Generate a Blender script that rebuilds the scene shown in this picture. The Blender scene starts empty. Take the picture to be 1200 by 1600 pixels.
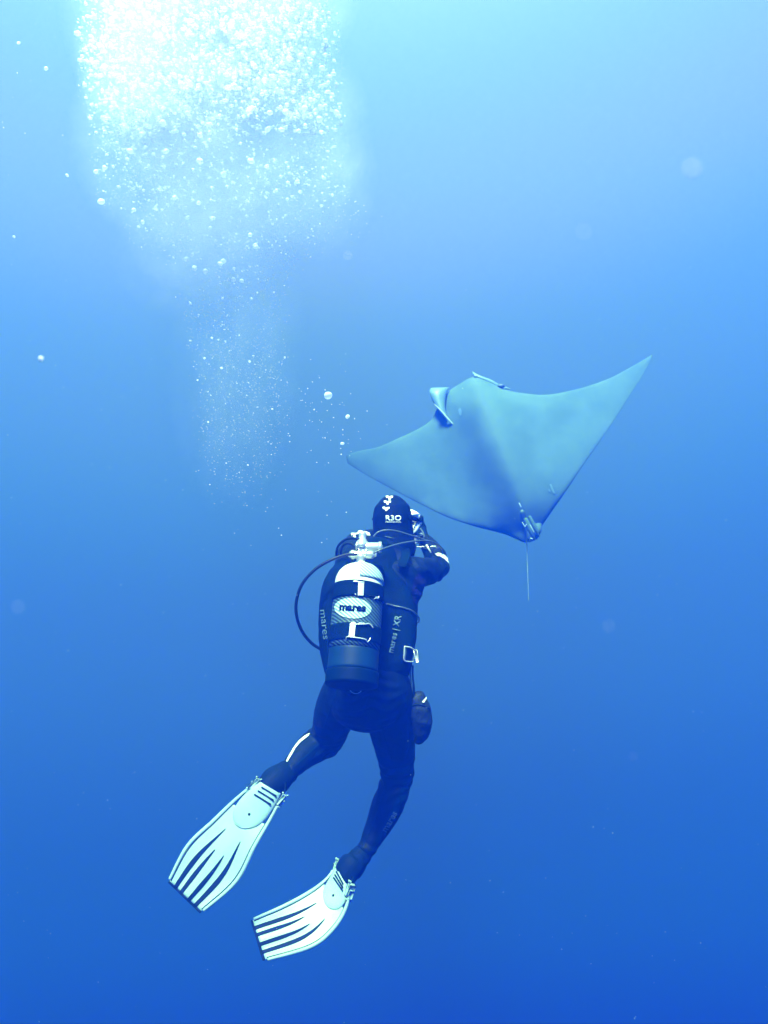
import bpy, bmesh, math, random
import numpy as np
from mathutils import Vector, Matrix, noise
from mathutils.bvhtree import BVHTree

random.seed(7)
rng = np.random.default_rng(7)
scene = bpy.context.scene
COL = scene.collection
R = math.radians

# ------------------------------------------------------------------ camera
PITCH = R(10)
F = 1385.0                      # focal length in pixels of a 1200 x 1600 frame
FWD = Vector((0, math.cos(PITCH), math.sin(PITCH)))
UP = Vector((0, -math.sin(PITCH), math.cos(PITCH)))
RIGHT = Vector((1, 0, 0))
cam_data = bpy.data.cameras.new('camera')
cam = bpy.data.objects.new('camera', cam_data)
COL.objects.link(cam)
cam.location = (0, 0, 0)
cam.rotation_euler = (math.pi / 2 + PITCH, 0, 0)
cam_data.sensor_fit = 'VERTICAL'
cam_data.sensor_height = 24.0
cam_data.lens = 24.0 * F / 1600.0
cam_data.clip_start = 0.02
cam_data.clip_end = 500
cam_data.dof.use_dof = True
cam_data.dof.focus_distance = 3.55
cam_data.dof.aperture_fstop = (cam_data.lens / 1000.0) / 0.0062
scene.camera = cam

# ------------------------------------------------------------------ light
scene.view_settings.view_transform = 'Standard'
scene.view_settings.look = 'None'
scene.view_settings.exposure = 2.4
scene.view_settings.gamma = 1.0
scene.view_settings.use_curve_mapping = False
scene.render.engine = 'CYCLES'
scene.cycles.use_denoising = True
scene.cycles.volume_bounces = 2
scene.cycles.max_bounces = 8
scene.cycles.diffuse_bounces = 5
scene.cycles.transparent_max_bounces = 64
scene.cycles.sample_clamp_indirect = 4.0

SUN_ELEV, SUN_AZ = 49, 166      # degrees; azimuth from +Y (away from camera) towards -X
to_sun = Vector((-math.sin(R(SUN_AZ)) * math.cos(R(SUN_ELEV)), math.cos(R(SUN_AZ)) * math.cos(R(SUN_ELEV)), math.sin(R(SUN_ELEV))))
sd = bpy.data.lights.new('sun', 'SUN')
sd.energy = 5.0
sd.angle = R(14.0)
sd.color = (0.80, 0.92, 1.0)
sun = bpy.data.objects.new('sun', sd)
COL.objects.link(sun)
sun.rotation_euler = to_sun.to_track_quat('Z', 'Y').to_euler()

# direction the down-welling light comes from, and the colour of open water by angle from it (degrees, sRGB 0-255)
BRIGHT = Vector((math.sin(R(-12)) * math.cos(R(74)), math.cos(R(-12)) * math.cos(R(74)), math.sin(R(74))))
WATER_RAMP = [
    (0, (0.1874, 0.2885, 0.2051)),
    (20, (0.1378, 0.2121, 0.1508)),
    (33, (0.1102, 0.1697, 0.1206)),
    (38, (0.0799, 0.1290, 0.1039)),
    (43, (0.0799, 0.1057, 0.0720)),
    (48, (0.0664, 0.0882, 0.0341)),
    (53, (0.0362, 0.0675, 0.0085)),
    (58, (0.0311, 0.0575, 0.0062)),
    (64, (0.0184, 0.0455, 0.0165)),
    (70, (0.0130, 0.0304, 0.0251)),
    (76, (0.0102, 0.0274, 0.0285)),
    (83, (0.0054, 0.0160, 0.0317)),
    (90, (0.0037, 0.0154, 0.0430)),
    (97, (0.0016, 0.0015, 0.0570)),
    (125, (0.0010, 0.0009, 0.0342)),
    (180, (0.0006, 0.0005, 0.0200)),
]


def N(nt, t, **kw):
    n = nt.nodes.new(t)
    for k, v in kw.items():
        setattr(n, k, v)
    return n


def water_gradient(nt, vec_socket):
    """colour of the open water seen in a direction"""
    dot = N(nt, 'ShaderNodeVectorMath', operation='DOT_PRODUCT')
    nt.links.new(vec_socket, dot.inputs[0])
    dot.inputs[1].default_value = BRIGHT
    ac = N(nt, 'ShaderNodeMath', operation='ARCCOSINE')
    nt.links.new(dot.outputs['Value'], ac.inputs[0])
    dv = N(nt, 'ShaderNodeMath', operation='DIVIDE')
    nt.links.new(ac.outputs[0], dv.inputs[0])
    dv.inputs[1].default_value = math.pi
    rp = N(nt, 'ShaderNodeValToRGB')
    rp.color_ramp.interpolation = 'B_SPLINE'
    els = rp.color_ramp.elements
    while len(els) < len(WATER_RAMP):
        els.new(0.5)
    for e, (a, c) in zip(els, WATER_RAMP):
        e.position = a / 180.0
    for e, (a, c) in zip(els, WATER_RAMP):
        e.color = (*c, 1)
    nt.links.new(dv.outputs[0], rp.inputs[0])
    return rp.outputs[0]


WATER_STRENGTH = 1.0
world = bpy.data.worlds.new('World')
scene.world = world
world.use_nodes = True
wnt = world.node_tree
wnt.nodes.clear()
tc = N(wnt, 'ShaderNodeTexCoord')
bg = N(wnt, 'ShaderNodeBackground')
wo = N(wnt, 'ShaderNodeOutputWorld')
nrm = N(wnt, 'ShaderNodeVectorMath', operation='NORMALIZE')
wnt.links.new(tc.outputs['Generated'], nrm.inputs[0])
wnt.links.new(water_gradient(wnt, nrm.outputs[0]), bg.inputs[0])
bg.inputs[1].default_value = WATER_STRENGTH
wnt.links.new(bg.outputs[0], wo.inputs[0])


# ------------------------------------------------------------------ helpers
def P(px, py, d):
    """the point at depth d metres that the camera sees at pixel (px, py) of the 1200 x 1600 photograph"""
    return FWD * d + RIGHT * ((px - 600) / F * d) + UP * ((800 - py) / F * d)


def material(name, color, rough=0.6, metallic=0.0, spec=0.5, var=0.0, vscale=8.0, bump=0.0, bscale=60.0, color2=None, sheen=0.0, trans=0.0, sss=0.0):
    m = bpy.data.materials.new(name)
    m.use_nodes = True
    nt = m.node_tree
    b = nt.nodes['Principled BSDF']
    b.inputs['Roughness'].default_value = rough
    b.inputs['Metallic'].default_value = metallic
    b.inputs['Specular IOR Level'].default_value = spec
    b.inputs['Sheen Weight'].default_value = sheen
    b.inputs['Transmission Weight'].default_value = trans
    b.inputs['Base Color'].default_value = (*color, 1)
    if sss:
        b.inputs['Subsurface Weight'].default_value = sss
        b.inputs['Subsurface Scale'].default_value = 0.01
    tcn = N(nt, 'ShaderNodeTexCoord')
    if var or color2:
        nz = N(nt, 'ShaderNodeTexNoise')
        nz.inputs['Scale'].default_value = vscale
        nz.inputs['Detail'].default_value = 5
        nz.inputs['Roughness'].default_value = 0.6
        nt.links.new(tcn.outputs['Object'], nz.inputs['Vector'])
        mr = N(nt, 'ShaderNodeMapRange')
        mr.inputs['From Min'].default_value = 0.35
        mr.inputs['From Max'].default_value = 0.65
        nt.links.new(nz.outputs['Fac'], mr.inputs['Value'])
        mx = N(nt, 'ShaderNodeMix', data_type='RGBA')
        c2 = color2 or tuple(c * (1 - var) for c in color)
        mx.inputs['A'].default_value = (*color, 1)
        mx.inputs['B'].default_value = (*c2, 1)
        nt.links.new(mr.outputs['Result'], mx.inputs['Factor'])
        nt.links.new(mx.outputs['Result'], b.inputs['Base Color'])
    if bump:
        nb = N(nt, 'ShaderNodeTexNoise')
        nb.inputs['Scale'].default_value = bscale
        nb.inputs['Detail'].default_value = 6
        nt.links.new(tcn.outputs['Object'], nb.inputs['Vector'])
        bn = N(nt, 'ShaderNodeBump')
        bn.inputs['Strength'].default_value = bump
        bn.inputs['Distance'].default_value = 0.01
        nt.links.new(nb.outputs['Fac'], bn.inputs['Height'])
        nt.links.new(bn.outputs['Normal'], b.inputs['Normal'])
    return m


def link(name, me, mat, parent=None, smooth=True):
    o = bpy.data.objects.new(name, me)
    COL.objects.link(o)
    if mat is not None:
        me.materials.clear()
        me.materials.append(mat)
    if smooth:
        me.polygons.foreach_set('use_smooth', [True] * len(me.polygons))
    if parent is not None:
        o.parent = parent
        o.matrix_parent_inverse = parent.matrix_world.inverted()
    return o


def tag(o, label=None, cat=None, group=None, kind=None):
    if label: o['label'] = label
    if cat: o['category'] = cat
    if group: o['group'] = group
    if kind: o['kind'] = kind
    return o


def thing(name, loc, label, cat, group=None):
    o = bpy.data.objects.new(name, None)
    COL.objects.link(o)
    o.location = loc
    o.empty_display_size = 0.1
    bpy.context.view_layer.update()
    return tag(o, label, cat, group)


def pydata(verts, faces):
    me = bpy.data.meshes.new('mesh')
    me.from_pydata([tuple(v) for v in verts], [], faces)
    me.update()
    return me


def fix_normals(me):
    bm = bmesh.new()
    bm.from_mesh(me)
    bmesh.ops.recalc_face_normals(bm, faces=bm.faces)
    bm.to_mesh(me)
    bm.free()
    return me


def smooth_path(pts, n):
    """Catmull-Rom through rows of numbers, n samples"""
    a = np.array([list(p) for p in pts], float)
    k = len(a)
    if k == 2:
        t = np.linspace(0, 1, n)[:, None]
        return a[0] * (1 - t) + a[1] * t
    ext = np.vstack([2 * a[0] - a[1], a, 2 * a[-1] - a[-2]])
    out = []
    for t in np.linspace(0, k - 1 - 1e-9, n):
        i = int(t)
        u = t - i
        p0, p1, p2, p3 = ext[i], ext[i + 1], ext[i + 2], ext[i + 3]
        out.append(0.5 * ((2 * p1) + (-p0 + p2) * u + (2 * p0 - 5 * p1 + 4 * p2 - p3) * u * u + (-p0 + 3 * p1 - 3 * p2 + p3) * u ** 3))
    return np.array(out)


def tube_geo(pts, radii, seg=12, side=None, ratio=None, caps=True, power=2.0):
    """sweep rings along pts. radii: half width along 'side'; ratio: depth radius / width radius; rounded ends"""
    pts = [Vector(p) for p in pts]
    n = len(pts)
    if not hasattr(radii, '__len__'):
        radii = [radii] * n
    if ratio is None:
        ratio = [1.0] * n
    elif not hasattr(ratio, '__len__'):
        ratio = [ratio] * n
    verts, faces = [], []
    ref = None
    rings = []
    for i in range(n):
        t = (pts[min(i + 1, n - 1)] - pts[max(i - 1, 0)])
        if t.length < 1e-9:
            t = Vector((0, 0, 1))
        t.normalize()
        if side is not None:
            s = side - t * side.dot(t)
            s.normalize()
        else:
            if ref is None:
                ref = t.orthogonal()
            s = ref - t * ref.dot(t)
            s.normalize()
            ref = s
        b = t.cross(s)
        rings.append((pts[i], s, b, radii[i], radii[i] * ratio[i], t))
    full = []
    if caps:
        p, s, b, ra, rb, t = rings[0]
        for k in (80, 55, 28):
            c, q = math.cos(R(k)), math.sin(R(k))
            full.append((p - t * min(ra, rb) * q, s, b, ra * c, rb * c))
    full += [r[:5] for r in rings]
    if caps:
        p, s, b, ra, rb, t = rings[-1]
        for k in (28, 55, 80):
            c, q = math.cos(R(k)), math.sin(R(k))
            full.append((p + t * min(ra, rb) * q, s, b, ra * c, rb * c))
    for (p, s, b, ra, rb) in full:
        for j in range(seg):
            a = 2 * math.pi * j / seg
            ca, sa = math.cos(a), math.sin(a)
            if power != 2.0:
                ca = math.copysign(abs(ca) ** (2 / power), ca)
                sa = math.copysign(abs(sa) ** (2 / power), sa)
            verts.append(p + s * (ra * ca) + b * (rb * sa))
    m = len(full)
    for i in range(m - 1):
        for j in range(seg):
            k = (j + 1) % seg
            faces.append((i * seg + j, i * seg + k, (i + 1) * seg + k, (i + 1) * seg + j))
    faces.append(tuple(range(seg))[::-1])
    faces.append(tuple((m - 1) * seg + j for j in range(seg)))
    return verts, faces


class Geo:
    def __init__(self):
        self.v, self.f = [], []

    def add(self, vf):
        o = len(self.v)
        self.v += [Vector(x) for x in vf[0]]
        self.f += [tuple(i + o for i in f) for f in vf[1]]
        return self

    def tube(self, pts, radii, **k):
        return self.add(tube_geo(pts, radii, **k))

    def ball(self, c, r, sx=1, sy=1, sz=1, rot=None, seg=16, rings=10):
        v, f = [], []
        for i in range(rings + 1):
            th = math.pi * i / rings
            th = min(max(th, 0.02), math.pi - 0.02)
            for j in range(seg):
                ph = 2 * math.pi * j / seg
                p = Vector((math.sin(th) * math.cos(ph) * sx, math.sin(th) * math.sin(ph) * sy, math.cos(th) * sz)) * r
                if rot is not None:
                    p = rot @ p
                v.append(p + Vector(c))
        for i in range(rings):
            for j in range(seg):
                k = (j + 1) % seg
                f.append((i * seg + j, (i + 1) * seg + j, (i + 1) * seg + k, i * seg + k))
        f.append(tuple(range(seg)))
        f.append(tuple(rings * seg + j for j in range(seg))[::-1])
        return self.add((v, f))

    def box(self, c, ax, ay, az, bev=0.0):
        """centre c, half-extent vectors"""
        bm = bmesh.new()
        bmesh.ops.create_cube(bm, size=2)
        M = Matrix((ax, ay, az)).transposed()
        for v in bm.verts:
            v.co = Vector(c) + M @ v.co
        if bev:
            bmesh.ops.bevel(bm, geom=list(bm.edges), offset=bev, segments=2, affect='EDGES')
        bm.verts.index_update()
        out = ([v.co.copy() for v in bm.verts], [tuple(v.index for v in f.verts) for f in bm.faces])
        bm.free()
        return self.add(out)

    def lathe(self, base, axis, prof, seg=28, sx=None):
        """prof: (height along axis, radius)"""
        axis = Vector(axis).normalized()
        s = (sx - axis * axis.dot(sx)).normalized() if sx is not None else axis.orthogonal().normalized()
        b = axis.cross(s)
        v, f = [], []
        for (h, r) in prof:
            for j in range(seg):
                a = 2 * math.pi * j / seg
                v.append(Vector(base) + axis * h + (s * math.cos(a) + b * math.sin(a)) * max(r, 1e-4))
        m = len(prof)
        for i in range(m - 1):
            for j in range(seg):
                k = (j + 1) % seg
                f.append((i * seg + j, i * seg + k, (i + 1) * seg + k, (i + 1) * seg + j))
        f.append(tuple(range(seg))[::-1])
        f.append(tuple((m - 1) * seg + j for j in range(seg)))
        return self.add((v, f))

    def mesh(self, fixn=True):
        me = pydata(self.v, self.f)
        return fix_normals(me) if fixn else me

    def obj(self, name, mat, parent=None, smooth=True):
        return link(name, self.mesh(), mat, parent, smooth)

    def fused(self, name, mat, parent=None, voxel=0.007, smooth_iter=6, disp=None):
        """join overlapping volumes into one continuous skin"""
        me = self.mesh()
        o = bpy.data.objects.new('tmp', me)
        COL.objects.link(o)
        r = o.modifiers.new('r', 'REMESH')
        r.mode = 'VOXEL'
        r.voxel_size = voxel
        s = o.modifiers.new('s', 'SMOOTH')
        s.factor = 0.6
        s.iterations = smooth_iter
        bpy.context.view_layer.update()
        dg = bpy.context.evaluated_depsgraph_get()
        res = bpy.data.meshes.new_from_object(o.evaluated_get(dg))
        bpy.data.objects.remove(o)
        if disp:
            co = [v.co.copy() for v in res.vertices]
            no = [v.normal.copy() for v in res.vertices]
            new = [c + n * disp(c) for c, n in zip(co, no)]
            res.vertices.foreach_set('co', [x for p in new for x in p])
            res.update()
        return link(name, res, mat, parent)


def bvh_of(objs):
    vs, fs = [], []
    for o in objs:
        off = len(vs)
        mw = o.matrix_world
        vs += [mw @ v.co for v in o.data.vertices]
        fs += [tuple(i + off for i in p.vertices) for p in o.data.polygons]
    return BVHTree.FromPolygons(vs, fs)


def px_ray(px, py):
    return (FWD + RIGHT * ((px - 600) / F) + UP * ((800 - py) / F)).normalized()


def drape_pts(pts2, bvh, off, fallback=3.5, origin=None):
    """put 2-D points given in photograph pixels on a surface, raised by off"""
    out = []
    last = None
    for (x, y) in pts2:
        d = px_ray(x, y)
        loc, nor, idx, dist = bvh.ray_cast(Vector((0, 0, 0)), d)
        if loc is None:
            q = d * (last[0].length if last else fallback)
            loc, nor, idx, dist = bvh.find_nearest(q)
        else:
            last = (loc, nor)
        if nor.dot(d) > 0:
            nor = -nor
        out.append(loc + nor * off)
    return out


def patch(name, poly, mat, bvh, off=0.002, parent=None, res=3.0, thick=0.0015, smooth=True):
    """a thin patch of the outline poly (pixels), laid on the surface with real thickness"""
    bm = bmesh.new()
    vs = [bm.verts.new((x, y, 0)) for x, y in poly]
    bm.faces.new(vs)
    xs = [p[0] for p in poly]; ys = [p[1] for p in poly]
    g = res
    while g < 1e9:
        break
    x = min(xs) + g
    while x < max(xs):
        bmesh.ops.bisect_plane(bm, geom=bm.verts[:] + bm.edges[:] + bm.faces[:], plane_co=(x, 0, 0), plane_no=(1, 0, 0))
        x += g
    y = min(ys) + g
    while y < max(ys):
        bmesh.ops.bisect_plane(bm, geom=bm.verts[:] + bm.edges[:] + bm.faces[:], plane_co=(0, y, 0), plane_no=(0, 1, 0))
        y += g
    return drape_bm(name, bm, mat, bvh, off, parent, thick, smooth)


def drape_bm(name, bm, mat, bvh, off, parent, thick, smooth=True):
    bm.verts.ensure_lookup_table()
    p2 = [(v.co.x, v.co.y) for v in bm.verts]
    pos = drape_pts(p2, bvh, off)
    for v, p in zip(bm.verts, pos):
        v.co = p
    bmesh.ops.recalc_face_normals(bm, faces=bm.faces)
    s = sum(f.normal.dot(f.calc_center_median()) for f in bm.faces)
    if s > 0:
        bmesh.ops.reverse_faces(bm, faces=bm.faces)
    if thick:
        r = bmesh.ops.extrude_face_region(bm, geom=bm.faces[:])
        nv = [g for g in r['geom'] if isinstance(g, bmesh.types.BMVert)]
        for v in nv:
            v.co += (-v.co.normalized()) * thick
        bmesh.ops.recalc_face_normals(bm, faces=bm.faces)
    me = bpy.data.meshes.new(name)
    bm.to_mesh(me)
    bm.free()
    return link(name, me, mat, parent, smooth=False)


def lettering(text, cx, cy, width, angle, mat, bvh, parent, off=0.003, bold=0.03, squash=1.0, name='lettering', thick=0.001, shear=0.0, spacing=1.0):
    """text centred on pixel (cx, cy), given width in pixels, turned angle degrees anticlockwise"""
    cu = bpy.data.curves.new('txt', 'FONT')
    cu.body = text
    cu.offset = bold
    cu.shear = shear
    cu.space_character = spacing
    cu.resolution_u = 3
    o = bpy.data.objects.new('txt', cu)
    COL.objects.link(o)
    bpy.context.view_layer.update()
    dg = bpy.context.evaluated_depsgraph_get()
    me = bpy.data.meshes.new_from_object(o.evaluated_get(dg))
    bpy.data.objects.remove(o)
    bm = bmesh.new()
    bm.from_mesh(me)
    xs = [v.co.x for v in bm.verts]; ys = [v.co.y for v in bm.verts]
    k = width / (max(xs) - min(xs))
    mx, my = (max(xs) + min(xs)) / 2, (max(ys) + min(ys)) / 2
    ca, sa = math.cos(R(angle)), math.sin(R(angle))
    for v in bm.verts:
        x, y = (v.co.x - mx) * k, (v.co.y - my) * k * squash
        v.co = Vector((cx + x * ca - y * sa, cy - (x * sa + y * ca), 0))
    return drape_bm(name, bm, mat, bvh, off, parent, thick)


# ------------------------------------------------------------------ materials
M_SUIT = material('neoprene', (0.0, 0.009, 0.026), 0.6, spec=0.14, var=0.5, vscale=5, bump=0.6, bscale=24, sheen=0.0)
M_SUIT2 = material('neoprene_pad', (0.0, 0.018, 0.055), 0.7, spec=0.06, bump=0.3, bscale=180)
M_HOOD = material('hood_neoprene', (0.001, 0.008, 0.026), 0.7, spec=0.06, var=0.3, vscale=9, bump=0.3, bscale=90, sheen=0.0)
M_BOOT = material('boot_rubber', (0.002, 0.012, 0.035), 0.6, spec=0.06, var=0.3, vscale=14, bump=0.25, bscale=120)
M_VEST = material('vest_nylon', (0.0, 0.011, 0.030), 0.75, spec=0.06, var=0.4, vscale=11, bump=0.5, bscale=240)
M_BELLOW = material('bladder_nylon', (0.005, 0.016, 0.034), 0.65, spec=0.3, var=0.4, vscale=7, bump=0.6, bscale=40)
M_PURPLE = material('purple_neoprene', (0.004, 0.004, 0.06), 0.75, spec=0.2, bump=0.2, bscale=90)
M_WHITE = material('white_print', (0.80, 0.82, 0.80), 0.5)
M_GREYPRINT = material('grey_print', (0.07, 0.13, 0.18), 0.6)
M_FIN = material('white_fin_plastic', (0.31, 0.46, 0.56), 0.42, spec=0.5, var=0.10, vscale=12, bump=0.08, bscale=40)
M_FINDARK = material('dark_fin_rubber', (0.0, 0.008, 0.034), 0.6, spec=0.1)
M_TANK = material('tank_paint', (0.80, 0.82, 0.78), 0.28, spec=0.6, var=0.1, vscale=20)
M_BLUETANK = material('teal_tank_paint', (0.002, 0.024, 0.075), 0.5, spec=0.2, var=0.35, vscale=16)
M_METAL = material('chromed_brass', (0.60, 0.63, 0.62), 0.3, metallic=0.6, var=0.1, vscale=60)
M_STEEL = material('steel_buckle', (0.75, 0.76, 0.74), 0.3, metallic=0.5)
M_HOSE = material('hose_rubber', (0.002, 0.008, 0.020), 0.5, spec=0.25)
M_HOSE2 = material('braided_hose', (0.05, 0.075, 0.095), 0.35, spec=0.5)
M_BLACK = material('black_rubber', (0.0, 0.008, 0.020), 0.6, spec=0.06)
M_GLASS = material('mask_glass', (0.35, 0.45, 0.5), 0.05, spec=0.8, trans=0.6)
M_SKIN = material('skin', (0.50, 0.33, 0.26), 0.55, sss=0.1)


def net_material():
    """fine diagonal netting woven over the cylinder"""
    m = bpy.data.materials.new('tank_netting')
    m.use_nodes = True
    nt = m.node_tree
    b = nt.nodes['Principled BSDF']
    b.inputs['Roughness'].default_value = 0.6
    t = N(nt, 'ShaderNodeTexCoord')
    mp = N(nt, 'ShaderNodeMapping')
    mp.inputs['Rotation'].default_value = (R(10), R(48), 0)
    nt.links.new(t.outputs['Object'], mp.inputs[0])
    w = N(nt, 'ShaderNodeTexWave', wave_type='BANDS', bands_direction='X')
    w.inputs['Scale'].default_value = 30
    nt.links.new(mp.outputs[0], w.inputs[0])
    r = N(nt, 'ShaderNodeValToRGB')
    r.color_ramp.elements[0].position = 0.4
    r.color_ramp.elements[1].position = 0.6
    r.color_ramp.elements[0].color = (0.003, 0.015, 0.04, 1)
    r.color_ramp.elements[1].color = (0.05, 0.11, 0.15, 1)
    nt.links.new(w.outputs['Fac'], r.inputs[0])
    nt.links.new(r.outputs[0], b.inputs['Base Color'])
    bn = N(nt, 'ShaderNodeBump')
    bn.inputs['Strength'].default_value = 0.4
    bn.inputs['Distance'].default_value = 0.002
    nt.links.new(w.outputs['Fac'], bn.inputs['Height'])
    nt.links.new(bn.outputs[0], b.inputs['Normal'])
    return m


M_NET = net_material()


def label_material():
    m = net_material()
    m.name = 'badge_print'
    r = [n for n in m.node_tree.nodes if n.type == 'VALTORGB'][0]
    r.color_ramp.elements[0].color = (0.16, 0.28, 0.32, 1)
    r.color_ramp.elements[1].color = (0.50, 0.62, 0.62, 1)
    return m


M_BADGE = label_material()
M_SNET = label_material()
M_SNET.name = 'pale_netting'

# ------------------------------------------------------------------ open water
def build_water():
    """the far water all round, open towards the surface so the sun reaches in"""
    seg, rings, rad = 72, 36, 70.0
    v, f = [], []
    z0, z1 = -90, 50
    for i in range(rings + 1):
        e = R(z0 + (z1 - z0) * i / rings)
        for j in range(seg):
            a = 2 * math.pi * j / seg
            v.append((rad * math.cos(e) * math.cos(a), rad * math.cos(e) * math.sin(a), rad * math.sin(e)))
    for i in range(rings):
        for j in range(seg):
            k = (j + 1) % seg
            f.append((i * seg + j, (i + 1) * seg + j, (i + 1) * seg + k, i * seg + k))
    m = bpy.data.materials.new('open_water')
    m.use_nodes = True
    nt = m.node_tree
    nt.nodes.clear()
    g = N(nt, 'ShaderNodeNewGeometry')
    n = N(nt, 'ShaderNodeVectorMath', operation='NORMALIZE')
    nt.links.new(g.outputs['Position'], n.inputs[0])
    e = N(nt, 'ShaderNodeEmission')
    e.inputs[1].default_value = WATER_STRENGTH
    nt.links.new(water_gradient(nt, n.outputs[0]), e.inputs[0])
    o = N(nt, 'ShaderNodeOutputMaterial')
    nt.links.new(e.outputs[0], o.inputs[0])
    m.cycles.emission_sampling = 'NONE'
    ob = link('water', pydata(v, f), m)
    tag(ob, kind='structure')


build_water()

HAZE_DENSITY = 0.125
HAZE_COLOR = (0.006, 0.085, 0.95)
HAZE_ABS = (0.5, 1.0, 1.0)


def build_haze():
    x0, x1, y0, y1, z0, z1 = -7.5, 7.5, -2.0, 9.5, -5.5, 5.6
    me = bpy.data.meshes.new('haze')
    bm = bmesh.new()
    bmesh.ops.create_cube(bm, size=1)
    for v in bm.verts:
        v.co = Vector((x0 if v.co.x < 0 else x1, y0 if v.co.y < 0 else y1, z0 if v.co.z < 0 else z1))
    bm.to_mesh(me)
    bm.free()
    m = bpy.data.materials.new('sea_haze')
    m.use_nodes = True
    nt = m.node_tree
    nt.nodes.clear()
    p = N(nt, 'ShaderNodeVolumePrincipled')
    p.inputs['Color'].default_value = (*HAZE_COLOR, 1)
    p.inputs['Absorption Color'].default_value = (*HAZE_ABS, 1)
    p.inputs['Density'].default_value = HAZE_DENSITY
    p.inputs['Anisotropy'].default_value = 0.35
    o = N(nt, 'ShaderNodeOutputMaterial')
    nt.links.new(p.outputs[0], o.inputs['Volume'])
    ob = link('haze', me, m, smooth=False)
    tag(ob, kind='stuff')


build_haze()

# ------------------------------------------------------------------ devil ray
def build_ray():
    D0 = 6.9
    S = F / D0
    axis = Vector((92, 245)).normalized()
    lead = [(541, 712), (560, 705), (590, 699), (622, 685), (650, 672), (673, 657), (684, 636), (697, 615), (718, 600), (742, 588), (766, 596), (788, 608),
            (815, 614), (850, 617), (885, 612), (920, 603), (955, 590), (985, 574), (1006, 562), (1019, 554)]
    trail = [(543, 724), (567, 739), (603, 759), (650, 784), (697, 807), (740, 822), (767, 829), (789, 835), (806, 842), (823, 848), (836, 836), (850, 817),
             (868, 791), (888, 762), (909, 730), (932, 697), (958, 659), (982, 621), (1002, 590), (1020, 557)]
    n = 110
    st = smooth_path([(*a, *b) for a, b in zip(lead, trail)], n)
    m = 56
    crest = lambda t: Vector((740 + (823 - 740) * t, 592 + (846 - 592) * t))
    wnorm = Vector((245, -92)).normalized()

    def profile(px, py):
        """depth of mid surface and half thickness in metres at a photo pixel"""
        d = (Vector((px, py)) - Vector((742, 590)))
        s = d.dot(wnorm) / S            # metres across, + to the right wing
        t = d.dot(axis) / 256.0         # 0 head .. 1 tail
        return s, t

    ol = np.array([list(a_) for a_ in st[:, :2]] + [list(a_) for a_ in st[::-1, 2:]])
    oa, ob_ = ol, np.roll(ol, -1, 0)
    oab = ob_ - oa
    oll = (oab ** 2).sum(1) + 1e-9

    def edge_dist(x, y):
        q = np.array([x, y])
        tq = np.clip(((q - oa) * oab).sum(1) / oll, 0, 1)
        return float(np.sqrt((((oa + oab * tq[:, None]) - q) ** 2).sum(1).min()))

    top, bot = [], []
    for i in range(n):
        l = Vector((st[i][0], st[i][1])); r = Vector((st[i][2], st[i][3]))
        for side in (0, 1):
            for j in range(m + 1):
                q = j / m
                c = 0.5 - 0.5 * math.cos(math.pi * q)       # denser at both edges
                p = l.lerp(r, c)
                s, t = profile(p.x, p.y)
                span = abs(s)
                body = math.exp(-(span / 0.27) ** 2) * 0.70 + math.exp(-(math.sqrt(span * span + 0.012) / 0.16)) * 0.14
                tt = max(0.0, min(1.0, t))
                body *= 0.26 * (math.sin(math.pi * min(1, (tt * 0.86 + 0.16))) ** 0.8) + 0.03
                wing = 0.034 * math.exp(-(span / 0.75) ** 2) + 0.006
                e = edge_dist(p.x, p.y) / S
                h = body * math.sqrt(1 - (1 - min(1, e / 0.26)) ** 2) + wing * math.sqrt(1 - (1 - min(1, e / 0.17)) ** 2) + 0.002
                # wing posture: left wing folds towards the viewer in the middle then away, right wing lifted
                mid = 0.0
                if True:
                    ml = 0.34 * (span ** 1.25) - 0.10 * math.exp(-((span - 0.95) / 0.35) ** 2)
                    ml += 0.065 * math.exp(-((span - 0.24) / 0.28) ** 2) * max(0, t - 0.1) * 0.75
                    mr_ = 0.22 * (span ** 1.6) - 0.04 * math.exp(-((span - 0.4) / 0.25) ** 2)
                kk = 1 / (1 + math.exp(-s / 0.045))
                mid = ml * (1 - kk) + mr_ * kk
                mid += 0.30 * (0.5 - t)          # head tilted away from the viewer
                mid += 0.008 * math.sin(span * 9 + t * 5) * span * tt
                # small ripple on the trailing edge
                mid += 0.008 * math.sin(span * 34) * max(0, 1 - e / 0.12) * max(0, c - 0.5) * (1 if s < 0 else 0.4)
                dep = D0 + mid + (-h if side == 0 else h * 0.7)
                (top if side == 0 else bot).append(P(p.x, p.y, dep))
    k = m + 1
    v = top + bot
    f = []
    off = n * k
    for i in range(n - 1):
        for j in range(m):
            a = i * k + j
            f.append((a, a + 1, a + k + 1, a + k))
            f.append((off + a, off + a + k, off + a + k + 1, off + a + 1))
    for i in range(n - 1):
        a = i * k
        f.append((a, a + k, off + a + k, off + a))
        a = i * k + m
        f.append((a, off + a, off + a + k, a + k))
    for j in range(m):
        f.append((j, off + j, off + j + 1, j + 1))
        a = (n - 1) * k + j
        f.append((a, a + 1, off + a + 1, off + a))
    skin = material('ray_skin', (0.066, 0.122, 0.114), 0.7, spec=0.10, color2=(0.050, 0.098, 0.092), vscale=4.5, bump=0.25, bscale=14)
    # thin far-side darker back, paler belly: a ray's own countershading, seen edge on
    root = thing('devil_ray', P(742, 720, D0), 'large pale grey devil ray gliding with wide pointed wings and a thin whip tail', 'ray')
    me = fix_normals(pydata(v, f))
    body = link('body', me, skin, root)
    bv = bvh_of([body])
    pale = material('ray_pale_edge', (0.09, 0.17, 0.20), 0.5)
    dark = material('ray_dark_skin', (0.03, 0.06, 0.09), 0.55)

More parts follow.
